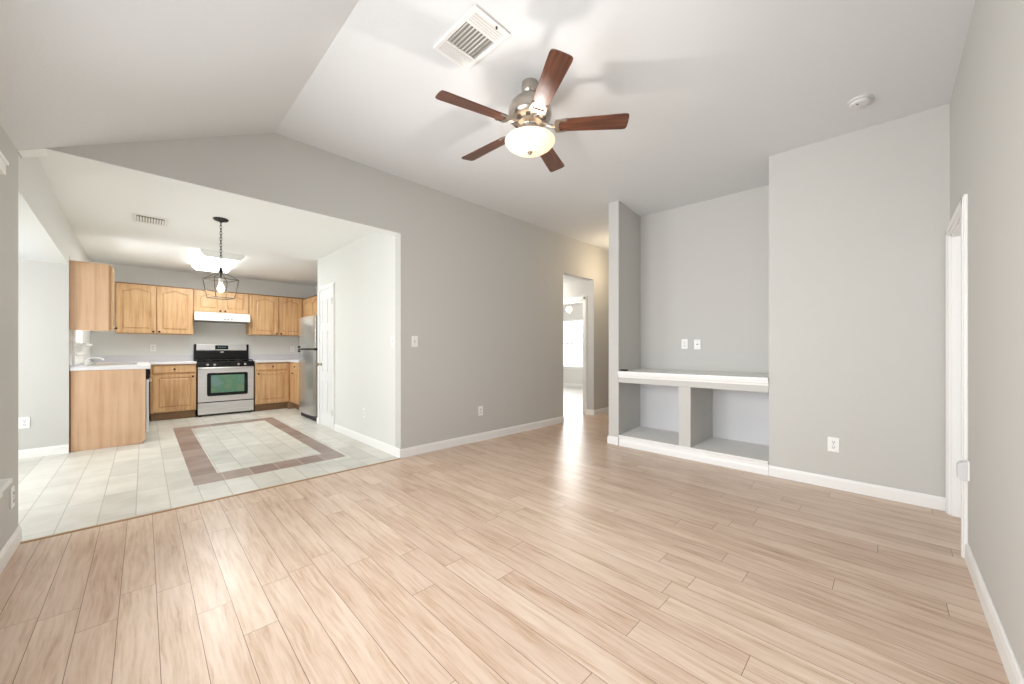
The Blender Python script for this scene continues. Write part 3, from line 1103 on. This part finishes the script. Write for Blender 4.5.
t = base_cabinet((0.02, 7.24, 0), (1, 0, 0), 1.228, 0.58, [(0.02, 0.60, 1), (0.62, 1.2, -1)], 'oak sink base cabinet past the dishwasher', True)

# countertops
SX0, SX1, SY0, SY1 = -0.50, -0.09, 7.22, 8.02
t = thing('countertop', (-0.1, 7.9, 0.935), 'pale L shaped countertop holding the sink', 'countertop')
mb = MB()
ct0, ct1 = 0.9355, CT


def lpoly(ya_, yb_, xr):
    mb.prism([(lx(ya_) + 0.003, ya_), (xr, ya_), (xr, yb_), (lx(yb_) + 0.003, yb_)], ct0, ct1, 2)


lpoly(6.582, SY0, 0.062)
lpoly(SY1, BY - 0.003, 0.062)
mb.prism([(lx(SY0) + 0.003, SY0), (SX0, SY0), (SX0, SY1), (lx(SY1) + 0.003, SY1)], ct0, ct1, 2)
mb.box(SX1, 0.062, SY0, SY1, ct0, ct1)
mb.box(0.062, 0.652, BF - 0.045, BY - 0.003, ct0, ct1)
mb.build('top', M['counter'], t, bevel=0.003)
mb = MB()
mb.box(lx(BY) + 0.02, 0.652, BY - 0.02, BY - 0.003, CT, 1.082)
mb.loft([[(lx(y) + 0.003, y, z) for z in (CT, 1.0)] + [(lx(y) + 0.018, y, z) for z in (1.0, CT)] for y in (6.6, BY - 0.02)])
mb.build('backsplash', M['splash'], t, bevel=0.002)['label'] = 'lilac grey backsplash strip'
t = thing('countertop', (2.1, 8.4, 0.935), 'pale countertop from the range to the refrigerator', 'countertop')
mb = MB()
mb.prism([(1.50, BF - 0.045), (2.055, BF - 0.045), (2.055, 7.485), (2.745, 7.485), (2.745, BY - 0.003), (1.50, BY - 0.003)], ct0, ct1, 2)
mb.build('top', M['counter'], t, bevel=0.003)
mb = MB()
mb.box(1.50, 2.745, BY - 0.02, BY - 0.003, CT, 1.082)
mb.box(2.728, 2.745, 7.485, BY - 0.02, CT, 1.082)
mb.build('backsplash', M['splash'], t, bevel=0.002)['label'] = 'lilac grey backsplash strip'

# sink and faucet
t = thing('kitchen_sink', (-0.3, 7.62, 0.78), 'white double sink set in the left counter', 'sink')
mb = MB()
rim = [(SX0 - 0.02, SX1 + 0.02, SY0 - 0.02, SY1 + 0.02)]
for a in ((SX0 - 0.022, SX0 + 0.012, SY0 - 0.022, SY1 + 0.022), (SX1 - 0.012, SX1 + 0.022, SY0 - 0.022, SY1 + 0.022),
          (SX0 + 0.012, SX1 - 0.012, SY0 - 0.022, SY0 + 0.012), (SX0 + 0.012, SX1 - 0.012, SY1 - 0.012, SY1 + 0.022),
          (SX0 + 0.012, SX1 - 0.012, 7.605, 7.635)):
    mb.box(*a, CT + 0.0005, CT + 0.008)
mb.build('rim', M['chrome'], t, bevel=0.003)
for a, b in ((SY0 + 0.012, 7.605), (7.635, SY1 - 0.012)):
    mb = MB()
    x0_, x1_ = SX0 + 0.012, SX1 - 0.012
    mb.loft([[(x0_, a, CT), (x1_, a, CT), (x1_, b, CT), (x0_, b, CT)],
             [(x0_ + 0.015, a + 0.015, 0.80), (x1_ - 0.015, a + 0.015, 0.80), (x1_ - 0.015, b - 0.015, 0.80), (x0_ + 0.015, b - 0.015, 0.80)]], cap=False)
    mb.face([mb.v(p) for p in ((x0_ + 0.015, a + 0.015, 0.80), (x1_ - 0.015, a + 0.015, 0.80), (x1_ - 0.015, b - 0.015, 0.80), (x0_ + 0.015, b - 0.015, 0.80))])
    mb.build('basin', M['white'], t)
t = thing('faucet', (-0.555, 7.62, CT), 'white arched kitchen faucet behind the sink', 'faucet')
MB().lathe([(0.03, 0.0005), (0.03, 0.008), (0.018, 0.016), (0.015, 0.06)], (-0.555, 7.62, CT), 18).build('base', M['plastic'], t, smooth=True)
mb = MB()
mb.tube([(-0.555, 7.62, CT + 0.045), (-0.555, 7.62, CT + 0.065), (-0.535, 7.62, CT + 0.085), (-0.49, 7.62, CT + 0.095), (-0.43, 7.62, CT + 0.088), (-0.40, 7.62, CT + 0.07), (-0.395, 7.62, CT + 0.055)], 0.011, 10)
mb.build('spout', M['plastic'], t, smooth=True)
for s in (-1, 1):
    MB().lathe([(0.022, 0.0005), (0.018, 0.02), (0.012, 0.03), (0.024, 0.04), (0.02, 0.055), (0, 0.058)], (-0.555, 7.62 + s * 0.1, CT), 14).build('handle', M['plastic'], t, smooth=True)

# ------------------------------------------------------------------ gas range
GX0, GX1, GF = 0.658, 1.494, 8.45
GW = GX1 - GX0
GM = frame((GX0, GF, 0), (0, -1, 0))
t = thing('gas_range', ((GX0 + GX1) / 2, 8.77, 0), 'stainless gas range with black cooktop and green reflection painted on the oven window', 'cooking range')
MB(GM).box(0.0, GW, 0.02, 0.905, -0.61, -0.03).build('body', M['black'], t, bevel=0.004)
for u in (0.05, GW - 0.05):
    for wv in (-0.08, -0.55):
        MB(GM).box(u - 0.02, u + 0.02, 0.001, 0.02, wv - 0.02, wv + 0.02).build('foot', M['blackmatte'], t)
# oven door
mb = MB(GM)
mb.box(0.012, GW - 0.012, 0.255, 0.868, -0.029, 0.0)
od = mb.build('oven_door', M['steel'], t, bevel=0.004)
mb = MB(GM)
u0_, u1_, v0_, v1_ = 0.135, GW - 0.105, 0.355, 0.765
rr = 0.03
ring = []
for (cu, cv, a0) in ((u1_ - rr, v1_ - rr, 0), (u0_ + rr, v1_ - rr, 90), (u0_ + rr, v0_ + rr, 180), (u1_ - rr, v0_ + rr, 270)):
    for k in range(6):
        q = math.radians(a0 + 90 * k / 5)
        ring.append((cu + rr * math.cos(q), cv + rr * math.sin(q)))
mb.prism(ring, 0.0005, 0.006)
mb.build('window_frame', M['black'], od)['label'] = 'black oven window frame'
MB(GM).box(u0_ + 0.055, u1_ - 0.055, v0_ + 0.055, v1_ - 0.04, 0.006, 0.009).build('window', M['oven_glass'], od)['label'] = 'oven window with painted green reflection'
mb = MB(GM)
mb.tube([(0.03, 0.845, 0.0), (0.03, 0.845, 0.035), (0.06, 0.85, 0.045), (GW - 0.06, 0.85, 0.045), (GW - 0.03, 0.845, 0.035), (GW - 0.03, 0.845, 0.0)], 0.014, 10)
mb.build('handle', M['steel'], od, smooth=True)['label'] = 'steel oven door handle'
mb = MB(GM)
mb.box(0.012, GW - 0.012, 0.035, 0.238, -0.029, -0.002)
mb.build('drawer', M['steel'], t, bevel=0.004)
# control panel with knobs
mb = MB(GM)
mb.loft([[(0, 0.872, -0.029), (0, 0.872, -0.002), (0, 0.955, -0.03), (0, 0.965, -0.06), (0, 0.965, -0.10), (0, 0.872, -0.10)],
         [(GW, 0.872, -0.029), (GW, 0.872, -0.002), (GW, 0.955, -0.03), (GW, 0.965, -0.06), (GW, 0.965, -0.10), (GW, 0.872, -0.10)]])
cp = mb.build('control_panel', M['black'], t)
for u in (0.145, 0.245, GW - 0.245, GW - 0.145):
    k = Matrix.Translation(GM @ Vector((u, 0.913, -0.014))) @ Matrix.Rotation(math.radians(108), 4, 'X')
    mb = MB(k)
    mb.lathe([(0.02, 0), (0.02, 0.006), (0.014, 0.009), (0.013, 0.02), (0, 0.021)], (0, 0, 0), 18)
    mb.box(-0.003, 0.003, -0.015, 0.015, 0.016, 0.026)
    mb.build('knob', M['steel'], cp, smooth=False)['label'] = 'steel burner knob'
# cooktop, burners and grates
MB(GM).box(0.0, GW, 0.9055, 0.962, -0.56, -0.101).build('cooktop', M['black'], t, bevel=0.004)
for u in (0.2, GW - 0.2):
    for wv in (-0.2, -0.44):
        mb = MB(GM)
        # axis of the burner is the local v (up) direction
        for r0_, a_, b_ in ((0.045, 0.962, 0.972), (0.03, 0.972, 0.982)):
            mb.loft([[(u + r0_ * math.cos(q), vv, wv + r0_ * math.sin(q)) for q in [2 * math.pi * i / 18 for i in range(18)]] for vv in (a_, b_)])
        mb.build('burner', M['blackmatte'], t)
for u in (0.2, GW - 0.2):
    mb = MB(GM)
    u0_, u1_ = u - 0.185, u + 0.185
    for wv in (-0.12, -0.32, -0.54):
        mb.box(u0_, u1_, 0.985, 0.998, wv - 0.006, wv + 0.006)
    for uu in (u0_, u, u1_):
        mb.box(uu - 0.006, uu + 0.006, 0.985, 0.998, -0.54, -0.12)
    for uu in (u0_, u1_):
        for wv in (-0.12, -0.54):
            mb.box(uu - 0.008, uu + 0.008, 0.962, 0.986, wv - 0.008, wv + 0.008)
    mb.build('grate', M['blackmatte'], t)['label'] = 'cast iron grate'
# backguard
mb = MB(GM)
mb.box(0.0, GW, 0.906, 1.16, -0.61, -0.561)
bg = mb.build('backguard', M['black'], t, bevel=0.004)
mb = MB(GM)
mb.box(0.035, GW - 0.035, 1.165, 1.28, -0.60, -0.552)
mb.build('backguard_panel', M['steel'], bg, bevel=0.006)['label'] = 'steel backguard panel'
for a, b in ((0.0, 0.034), (GW - 0.034, GW)):
    MB(GM).box(a, b, 1.16, 1.285, -0.605, -0.55).build('end_cap', M['black'], bg, bevel=0.006)
MB(GM).box(GW / 2 - 0.11, GW / 2 + 0.09, 1.185, 1.262, -0.552, -0.549).build('clock_display', M['black'], bg)
mb = MB(GM)
for i in range(4):
    mb.box(GW / 2 - 0.075 + i * 0.035, GW / 2 - 0.055 + i * 0.035, 1.215, 1.235, -0.549, -0.548)
mb.build('display_digit', mat('display_teal', (90, 120, 124), 0.4), bg)
mb = MB(GM)
mb.loft([[(GW / 2 - 0.005 + 0.03 * math.cos(q) , 1.135 + 0.012 * math.sin(q), d) for q in [2 * math.pi * i / 20 for i in range(20)]] for d in (-0.561, -0.557)])
mb.build('emblem', M['chrome'], bg)

# range hood
t = thing('range_hood', (1.045, 8.83, 1.70), 'white slim range hood under the short oak cabinet', 'range hood')
hx0, hx1 = 0.64, 1.452
mb = MB()
mb.loft([[(hx0, BY - 0.003, 1.705), (hx0, 8.60, 1.705), (hx0, 8.60, 1.765), (hx0, 8.64, 1.855), (hx0, BY - 0.003, 1.855)],
         [(hx1, BY - 0.003, 1.705), (hx1, 8.60, 1.705), (hx1, 8.60, 1.765), (hx1, 8.64, 1.855), (hx1, BY - 0.003, 1.855)]])
mb.build('canopy', mat('hood_white', (240, 240, 238), 0.3), t, bevel=0.004)
MB().box(hx0 + 0.02, hx1 - 0.02, 8.62, 9.04, 1.695, 1.7045).build('filter', M['ventdark'], t)
mb = MB()
for i in range(3):
    mb.box(1.05 + i * 0.05, 1.08 + i * 0.05, 8.592, 8.5995, 1.728, 1.742)
mb.build('switch', M['slot'], t)

# ------------------------------------------------------------------ refrigerator (faces -X)
FRM = frame((2.02, 7.45, 0), (-1, 0, 0))
FWd = 0.90
t = thing('refrigerator', (2.38, 7.0, 0), 'stainless top freezer refrigerator at the end of the pantry wall', 'refrigerator')
MB(FRM).box(0.0, FWd, 0.05, 1.74, -0.69, -0.004).build('body', mat('fridge_side_grey', (70, 70, 72), 0.5), t, bevel=0.005)


def fdoor(name, v0, v1):
    mb = MB(FRM)
    pts = []
    n = 12
    for i in range(n + 1):
        s = i / n
        pts.append((s * FWd, 0.035 + 0.035 * math.sin(math.pi * min(max(s, 0.0), 1.0)) ** 0.6))
    prof = [(0, -0.002)] + pts + [(FWd, -0.002)]
    mb.loft([[(u, v, d) for u, d in prof] for v in (v0, v1)])
    return mb.build(name, M['steel_v'], t, bevel=0.004)


fz = fdoor('freezer_door', 1.2, 1.74)
fr = fdoor('fridge_door', 0.09, 1.172)
MB(FRM).box(0.0, FWd, 1.174, 1.198, -0.003, 0.05).build('door_gap', M['black'], t)['label'] = 'black strip between the doors'
for par, va, vb in ((fz, 1.205, 1.245), (fr, 1.135, 1.168)):
    mb = MB(FRM)
    mb.box(0.03, 0.14, va, vb, 0.04, 0.066)
    mb.build('handle', M['black'], par, bevel=0.006)['label'] = 'black pocket handle'
MB(FRM).box(0.02, FWd - 0.02, 0.001, 0.085, -0.6, 0.01).build('base_grille', M['blackmatte'], t)

# ------------------------------------------------------------------ pendant lantern
PXc, PYc = 0.602, 5.146
t = thing('pendant_lantern', (PXc, PYc, 1.74), 'dark open cage pendant lantern hanging on a chain in the kitchen', 'pendant lamp')
MB().lathe([(0.068, 0), (0.07, -0.008), (0.06, -0.02), (0.02, -0.03), (0.012, -0.04), (0.0, -0.042)], (PXc, PYc, KZ - 0.0005), 28).build('ceiling_canopy', M['iron'], t, smooth=True)
mb = MB()
zt, zb_ = KZ - 0.04, 2.075
nl = 15
hh = (zt - zb_) / nl
for i in range(nl):
    zc = zt - (i + 0.5) * hh
    ang = 0.3 if i % 2 else 0.3 + math.pi / 2
    pts = []
    for k in range(12):
        q = 2 * math.pi * k / 12
        a, b = 0.0095 * math.cos(q), (hh * 0.5 + 0.006) * math.sin(q)
        pts.append((PXc + a * math.cos(ang), PYc + a * math.sin(ang), zc + b))
    mb.tube(pts, 0.0028, 6, closed=True)
mb.build('chain', M['iron'], t, smooth=True)
cage = MB()
phi = YAW - math.pi / 2 + math.radians(18)


def corner(R, k, z):
    a = phi + k * math.pi / 2
    return (PXc + R * math.cos(a), PYc + R * math.sin(a), z)


for k in range(4):
    cage.bar((PXc, PYc, 2.035), corner(0.165, k, 1.945), 0.0045)
    cage.bar(corner(0.165, k, 1.945), corner(0.127, k, 1.742), 0.0045)
    cage.bar(corner(0.165, k, 1.945), corner(0.165, k + 1, 1.945), 0.0045)
    cage.bar(corner(0.127, k, 1.742), corner(0.127, k + 1, 1.742), 0.0045)
cg = cage.build('cage', M['cage'], t, smooth=True)
MB().lathe([(0.0, 2.08), (0.012, 2.075), (0.014, 2.05), (0.02, 2.04), (0.02, 2.025), (0.008, 2.015), (0.008, 1.96), (0.0, 1.958)], (PXc, PYc, 0), 16).build('hub', M['iron'], t, smooth=True)
MB().lathe([(0.0, 1.962), (0.02, 1.96), (0.022, 1.915), (0.016, 1.91), (0.0, 1.91)], (PXc, PYc, 0), 16).build('socket', M['plastic'], t, smooth=True)
MB().lathe([(0.0, 1.912), (0.013, 1.91), (0.015, 1.895), (0.030, 1.865), (0.033, 1.845), (0.026, 1.82), (0.012, 1.806), (0.0, 1.803)], (PXc, PYc, 0), 20).build('bulb', M['bulb'], t, smooth=True)['label'] = 'glowing bulb'

# kitchen ceiling light
t = thing('ceiling_light', (0.83, 7.53, KZ - 0.1), 'glowing white box light on the kitchen ceiling', 'ceiling light')
lx0, lx1, ly0, ly1 = 0.575, 1.085, 6.87, 8.22
mb = MB()
mb.prism([(lx0 + 0.0, KZ - 0.002), (lx0, KZ - 0.03), (lx0 + 0.05, KZ - 0.085), (lx1 - 0.05, KZ - 0.085), (lx1, KZ - 0.03), (lx1, KZ - 0.002)], ly0 + 0.02, ly1 - 0.02, 1)
mb.build('diffuser', M['diffuser'], t)['label'] = 'glowing white diffuser'
for a, b in ((ly0, ly0 + 0.0195), (ly1 - 0.0195, ly1)):
    MB().prism([(lx0 - 0.006, KZ - 0.001), (lx0 - 0.006, KZ - 0.034), (lx0 + 0.046, KZ - 0.092), (lx1 - 0.046, KZ - 0.092), (lx1 + 0.006, KZ - 0.034), (lx1 + 0.006, KZ - 0.001)], a, b, 1).build('end_cap', M['vent'], t, bevel=0.003)


# ------------------------------------------------------------------ vents and smoke detector
def small_vent():
    t = thing('ceiling_vent', (0.05, 5.72, KZ - 0.02), 'small white louvred vent on the kitchen ceiling left of the lantern', 'vent')
    x0_, x1_, y0_, y1_ = -0.085, 0.195, 5.555, 5.89
    z = KZ - 0.0005
    MB().box(x0_ + 0.02, x1_ - 0.02, y0_ + 0.02, y1_ - 0.02, z - 0.003, z).build('backing', M['ventdark'], t)
    mb = MB()
    for a in ((x0_, x1_, y0_, y0_ + 0.03), (x0_, x1_, y1_ - 0.03, y1_), (x0_, x0_ + 0.03, y0_ + 0.03, y1_ - 0.03), (x1_ - 0.03, x1_, y0_ + 0.03, y1_ - 0.03)):
        mb.box(*a, z - 0.008, z)
    mb.build('frame', M['vent'], t, bevel=0.002)
    MB().box(x0_ + 0.03, x1_ - 0.03, y0_ + 0.03, y0_ + 0.075, z - 0.005, z - 0.003).build('damper_slot', M['slot'], t)
    n = 10
    pitch = (x1_ - x0_ - 0.06) / n
    for i in range(n):
        xx = x0_ + 0.03 + (i + 0.5) * pitch
        MB().box(xx - pitch * 0.34, xx + pitch * 0.34, y0_ + 0.08, y1_ - 0.03, z - 0.010, z - 0.004).build('slat', M['vent'], t)


small_vent()


def big_vent():
    vx0, vx1, vy0, vy1 = 1.245, 1.503, 1.53, 1.94
    cxv, cyv = (vx0 + vx1) / 2, (vy0 + vy1) / 2
    zc = cz(cyv)
    t = thing('ceiling_vent', (cxv, cyv, zc - 0.02), 'large white three way air register on the living room ceiling beside the fan', 'vent')
    tilt = Matrix.Translation((0, 0, zc)) @ Matrix(((1, 0, 0, 0), (0, 1, 0, 0), (0, 0.021, 1, -0.021 * cyv - 0.0005), (0, 0, 0, 1)))
    MB(tilt).box(vx0 + 0.03, vx1 - 0.03, vy0 + 0.03, vy1 - 0.03, -0.003, 0).build('backing', M['ventdark'], t)
    mb = MB(tilt)
    f = 0.024
    for a in ((vx0, vx1, vy0, vy0 + f), (vx0, vx1, vy1 - f, vy1), (vx0, vx0 + f, vy0 + f, vy1 - f), (vx1 - f, vx1, vy0 + f, vy1 - f)):
        mb.box(*a, -0.012, 0)
    third = (vy1 - vy0 - 2 * f) / 3.6
    ya_, yb_ = vy0 + f + third * 0.85, vy1 - f - third * 0.85
    mb.box(vx0 + f, vx1 - f, ya_ - 0.005, ya_ + 0.005, -0.01, 0)
    mb.box(vx0 + f, vx1 - f, yb_ - 0.005, yb_ + 0.005, -0.01, 0)
    mb.build('frame', M['vent'], t, bevel=0.003)
    for (p, q, sgn) in ((vy0 + f, ya_, -1), (yb_, vy1 - f, 1)):
        for i in range(5):
            yy = p + (q - p) * (i + 0.5) / 5
            mb = MB(tilt)
            mb.loft([[(x, yy - 0.006, -0.006), (x, yy - 0.004, -0.004), (x, yy + 0.006, -0.010), (x, yy + 0.004, -0.012)] for x in (vx0 + f, vx1 - f)])
            mb.build('slat', M['vent'], t)
    n = 9
    for i in range(n):
        xx = vx0 + f + (vx1 - vx0 - 2 * f) * (i + 0.5) / n
        s = -1 if i < 7 else -0.4
        mb = MB(tilt)
        mb.loft([[(xx - 0.009 * s, y, -0.003), (xx - 0.0065 * s, y, -0.003), (xx + 0.007 * s, y, -0.012), (xx + 0.0045 * s, y, -0.012)] for y in (ya_ + 0.005, yb_ - 0.005)])
        mb.build('slat', M['vent'], t)
    MB(tilt).box(vx1 - 0.10, vx1 - 0.092, vy0 + 0.012, vy0 + 0.02, -0.026, -0.012).build('lever', M['slot'], t)


big_vent()
SDX, SDY = 3.66, 0.146
zz = cz(SDY)
t = thing('smoke_detector', (SDX, SDY, zz - 0.045), 'round white smoke detector on the ceiling near the right wall', 'smoke detector')
M['detector'] = mat('detector_grey_white', (214, 214, 213), 0.45)
MB().lathe([(0.068, 0), (0.07, -0.008), (0.068, -0.014), (0.06, -0.015)], (SDX, SDY, zz + 0.0005), 36).build('mounting_base', M['detector'], t, smooth=True)
MB().lathe([(0.058, -0.0155), (0.06, -0.022), (0.054, -0.034), (0.035, -0.039), (0.0, -0.04)], (SDX, SDY, zz), 36).build('cover', M['detector'], t, smooth=True)
MB().lathe([(0.006, -0.039), (0.006, -0.042), (0.0, -0.042)], (SDX - 0.03, SDY + 0.01, zz + 0.001), 12).build('test_button', M['slot'], t)

# ------------------------------------------------------------------ ceiling fan
FCX, FCY = 1.884, 1.73
fz0 = cz(FCY)
t = thing('ceiling_fan', (FCX, FCY, 2.53), 'five blade ceiling fan with brown blades and frosted light bowl', 'ceiling fan')
c0 = (FCX, FCY, 0)
MB().lathe([(0.056, fz0 - 0.001), (0.058, fz0 - 0.02), (0.056, fz0 - 0.05), (0.045, fz0 - 0.075), (0.03, fz0 - 0.085), (0.0, fz0 - 0.086)], c0, 32).build('ceiling_canopy', M['nickel'], t, smooth=True)
MB().lathe([(0.02, fz0 - 0.08), (0.02, 2.90)], c0, 18).build('downrod', M['blackmatte'], t, smooth=True)
MB().lathe([(0.03, 2.905), (0.06, 2.90), (0.10, 2.885), (0.13, 2.855), (0.146, 2.815), (0.148, 2.78), (0.142, 2.76), (0.12, 2.742), (0.10, 2.732), (0.0, 2.73)], c0, 40).build('motor_housing', M['nickel'], t, smooth=True)
mb = MB()
for k in range(10):
    a = 2 * math.pi * k / 10
    ra, rb = 0.07, 0.115
    p = [(FCX + r * math.cos(a + d), FCY + r * math.sin(a + d), z) for r, d, z in ((ra, -0.2, 2.7305), (rb, -0.13, 2.7385), (rb, 0.13, 2.7385), (ra, 0.2, 2.7305))]
    mb.loft([p, [(x, y, z - 0.004) for x, y, z in p]])
mb.build('vent_ring', M['slot'], t)
MB().lathe([(0.09, 2.73), (0.088, 2.72), (0.055, 2.712), (0.052, 2.708), (0.052, 2.655), (0.06, 2.648), (0.062, 2.632), (0.0, 2.63)], c0, 32).build('switch_housing', M['nickel'], t, smooth=True)
ZB = 2.703
for k in range(5):
    a = math.radians(21.5 + 72 * k)
    R = Matrix.Translation((FCX, FCY, ZB)) @ Matrix.Rotation(a, 4, 'Z')
    Rb = R @ Matrix.Rotation(math.radians(-12), 4, 'X')
    # blade outline in local x (radius), y (width)
    out = []
    r_in, r_out = 0.168, 0.658
    w_in, w_out = 0.052, 0.066
    n = 8
    rc = 0.035
    for i in range(n + 1):
        q = -math.pi / 2 + math.pi * i / n
        ex_ = abs(math.cos(q)) ** 0.5
        ey_ = math.copysign(abs(math.sin(q)) ** 0.5, math.sin(q))
        out.append((r_out - rc + rc * ex_, w_out * ey_))
    inn = []
    for i in range(n + 1):
        q = math.pi / 2 + math.pi * i / n
        inn.append((r_in + 0.05 + 0.05 * math.cos(q), w_in * math.sin(q)))
    poly = out + inn
    mb = MB(Rb)
    mb.prism(poly, -0.003, 0.003, 2)
    bl = mb.build('blade', M['blade'], t)
    # UV: x = radius, y = width
    me = bl.data
    uv = me.uv_layers.new(name='UVMap')
    inv = (Matrix.Translation(Vector(t.location)).inverted() @ Rb).inverted()
    for lp in me.loops:
        p = inv @ me.vertices[lp.vertex_index].co
        uv.data[lp.index].uv = (p.x + k * 0.7, p.y + 0.5)
    bl.modifiers.new('bevel', 'BEVEL').width = 0.0015
    # blade iron under the blade: a forked bracket
    mb = MB(Rb)
    mb.prism([(0.175, -0.05), (0.185, -0.056), (0.25, -0.05), (0.25, -0.038), (0.205, -0.038), (0.198, -0.02), (0.198, 0.02), (0.205, 0.038), (0.25, 0.038), (0.25, 0.05), (0.185, 0.056), (0.175, 0.05), (0.165, 0.02), (0.165, -0.02)], -0.009, -0.0035, 2)
    for yy in (-0.044, 0.044):
        mb.lathe([(0.006, -0.009), (0.006, -0.012), (0, -0.0125)], (0.235, yy, 0), 10)
    mb2 = R
    mb.M = R
    mb.tube([(0.172, 0, -0.006), (0.14, 0, 0.0), (0.115, 0, 0.012), (0.088, 0, 0.026)], 0.011, 8)
    mb.build('blade_iron', M['nickel'], bl)['label'] = 'nickel blade bracket'
# light kit
MB().lathe([(0.05, 2.63), (0.052, 2.622), (0.03, 2.618), (0.008, 2.615), (0.0035, 2.61), (0.0035, 2.54), (0.0, 2.538)], c0, 28).build('light_fitter', M['nickel'], t, smooth=True)
mb = MB()
prof = [(0.172, 2.606), (0.171, 2.600), (0.155, 2.578), (0.125, 2.557), (0.08, 2.541), (0.035, 2.534), (0.0, 2.533)]
inner = [(max(r - 0.004, 0), z + 0.004) for r, z in prof][::-1]
mb.loft([[(FCX + max(r, 1e-4) * math.cos(2 * math.pi * i / 40), FCY + max(r, 1e-4) * math.sin(2 * math.pi * i / 40), z) for i in range(40)] for r, z in inner + [(0.17, 2.609)] + prof], cap=False)
mb.build('light_bowl', M['bowl'], t, smooth=True)['label'] = 'frosted glowing glass bowl'
MB().lathe([(0.0, 2.5325), (0.018, 2.531), (0.018, 2.526), (0.008, 2.523), (0.01, 2.516), (0.0, 2.511)], c0, 16).build('finial', M['nickel'], t, smooth=True)

# ------------------------------------------------------------------ hall lamp and far room lamp
t = thing('hall_ceiling_lamp', (5.72, 3.02, 2.9), 'warm dome lamp on the hall ceiling behind the pillar', 'ceiling light')
hz = cz(3.02)
MB().lathe([(0.12, hz - 0.001), (0.12, hz - 0.02), (0.11, hz - 0.03), (0, hz - 0.03)], (5.72, 3.02, 0), 28).build('mount', M['nickel'], t, smooth=True)
MB().lathe([(0.11, hz - 0.031), (0.12, hz - 0.06), (0.09, hz - 0.11), (0.04, hz - 0.135), (0, hz - 0.14)], (5.72, 3.02, 0), 28).build('glass_dome', M['lampglow'], t, smooth=True)
t = thing('globe_pendant', (7.5, 5.57, 2.1), 'warm glowing globe lamp hanging in the far room', 'pendant lamp')
MB().lathe([(0.06, 2.799), (0.06, 2.785), (0.008, 2.775), (0.008, 2.28), (0.03, 2.27), (0.03, 2.255), (0, 2.254)], (7.5, 5.57, 0), 18).build('stem', M['nickel'], t, smooth=True)
MB().lathe([(0.0, 2.256)] + [(0.075 * math.sin(q), 2.185 + 0.075 * math.cos(q)) for q in [0.3 + (math.pi - 0.3) * i / 12 for i in range(12)]] + [(0, 2.11)], (7.5, 5.57, 0), 20).build('globe', M['lampglow'], t, smooth=True)

t = thing('passage_added_lamp', (5.2, 4.75, 2.3), 'added unseen dome lamp brightening the passage', 'ceiling light')  # added fixture to go with the passage fill light
MB().lathe([(0.12, 2.4695), (0.12, 2.45), (0.11, 2.44), (0, 2.44)], (5.2, 4.75, 0), 28).build('mount', M['nickel'], t, smooth=True)
MB().lathe([(0.11, 2.4395), (0.12, 2.42), (0.09, 2.36), (0.04, 2.335), (0, 2.33)], (5.2, 4.75, 0), 28).build('glass_dome', M['lampglow'], t, smooth=True)

# garden tree outside the far window
t = thing('garden_tree', (13.5, 8.6, -0.2), 'leafy tree with painted-in glare outside the far window', 'tree')
MB().lathe([(0.16, 0.0), (0.12, 0.8), (0.09, 2.2), (0.02, 3.0)], (13.5, 8.6, -0.2), 12).build('trunk', M['bark'], t, smooth=True)
mb = MB()
for i in range(420):
    th, ph, rr_ = random.uniform(0, 6.283), random.uniform(-1, 1), random.uniform(0.5, 1.0)
    s = math.sqrt(1 - ph * ph)
    p = Vector((13.5 + 1.5 * rr_ * s * math.cos(th), 8.6 + 1.7 * rr_ * s * math.sin(th), 2.2 + 1.4 * rr_ * ph))
    e1 = Vector((random.uniform(-1, 1), random.uniform(-1, 1), random.uniform(-1, 1))).normalized()
    e2 = e1.orthogonal().normalized()
    a, b = 0.17, 0.08
    mb.face([mb.v(p - e1 * a), mb.v(p + e2 * b), mb.v(p + e1 * a), mb.v(p - e2 * b)])
mb.build('foliage', M['leaf'], t)
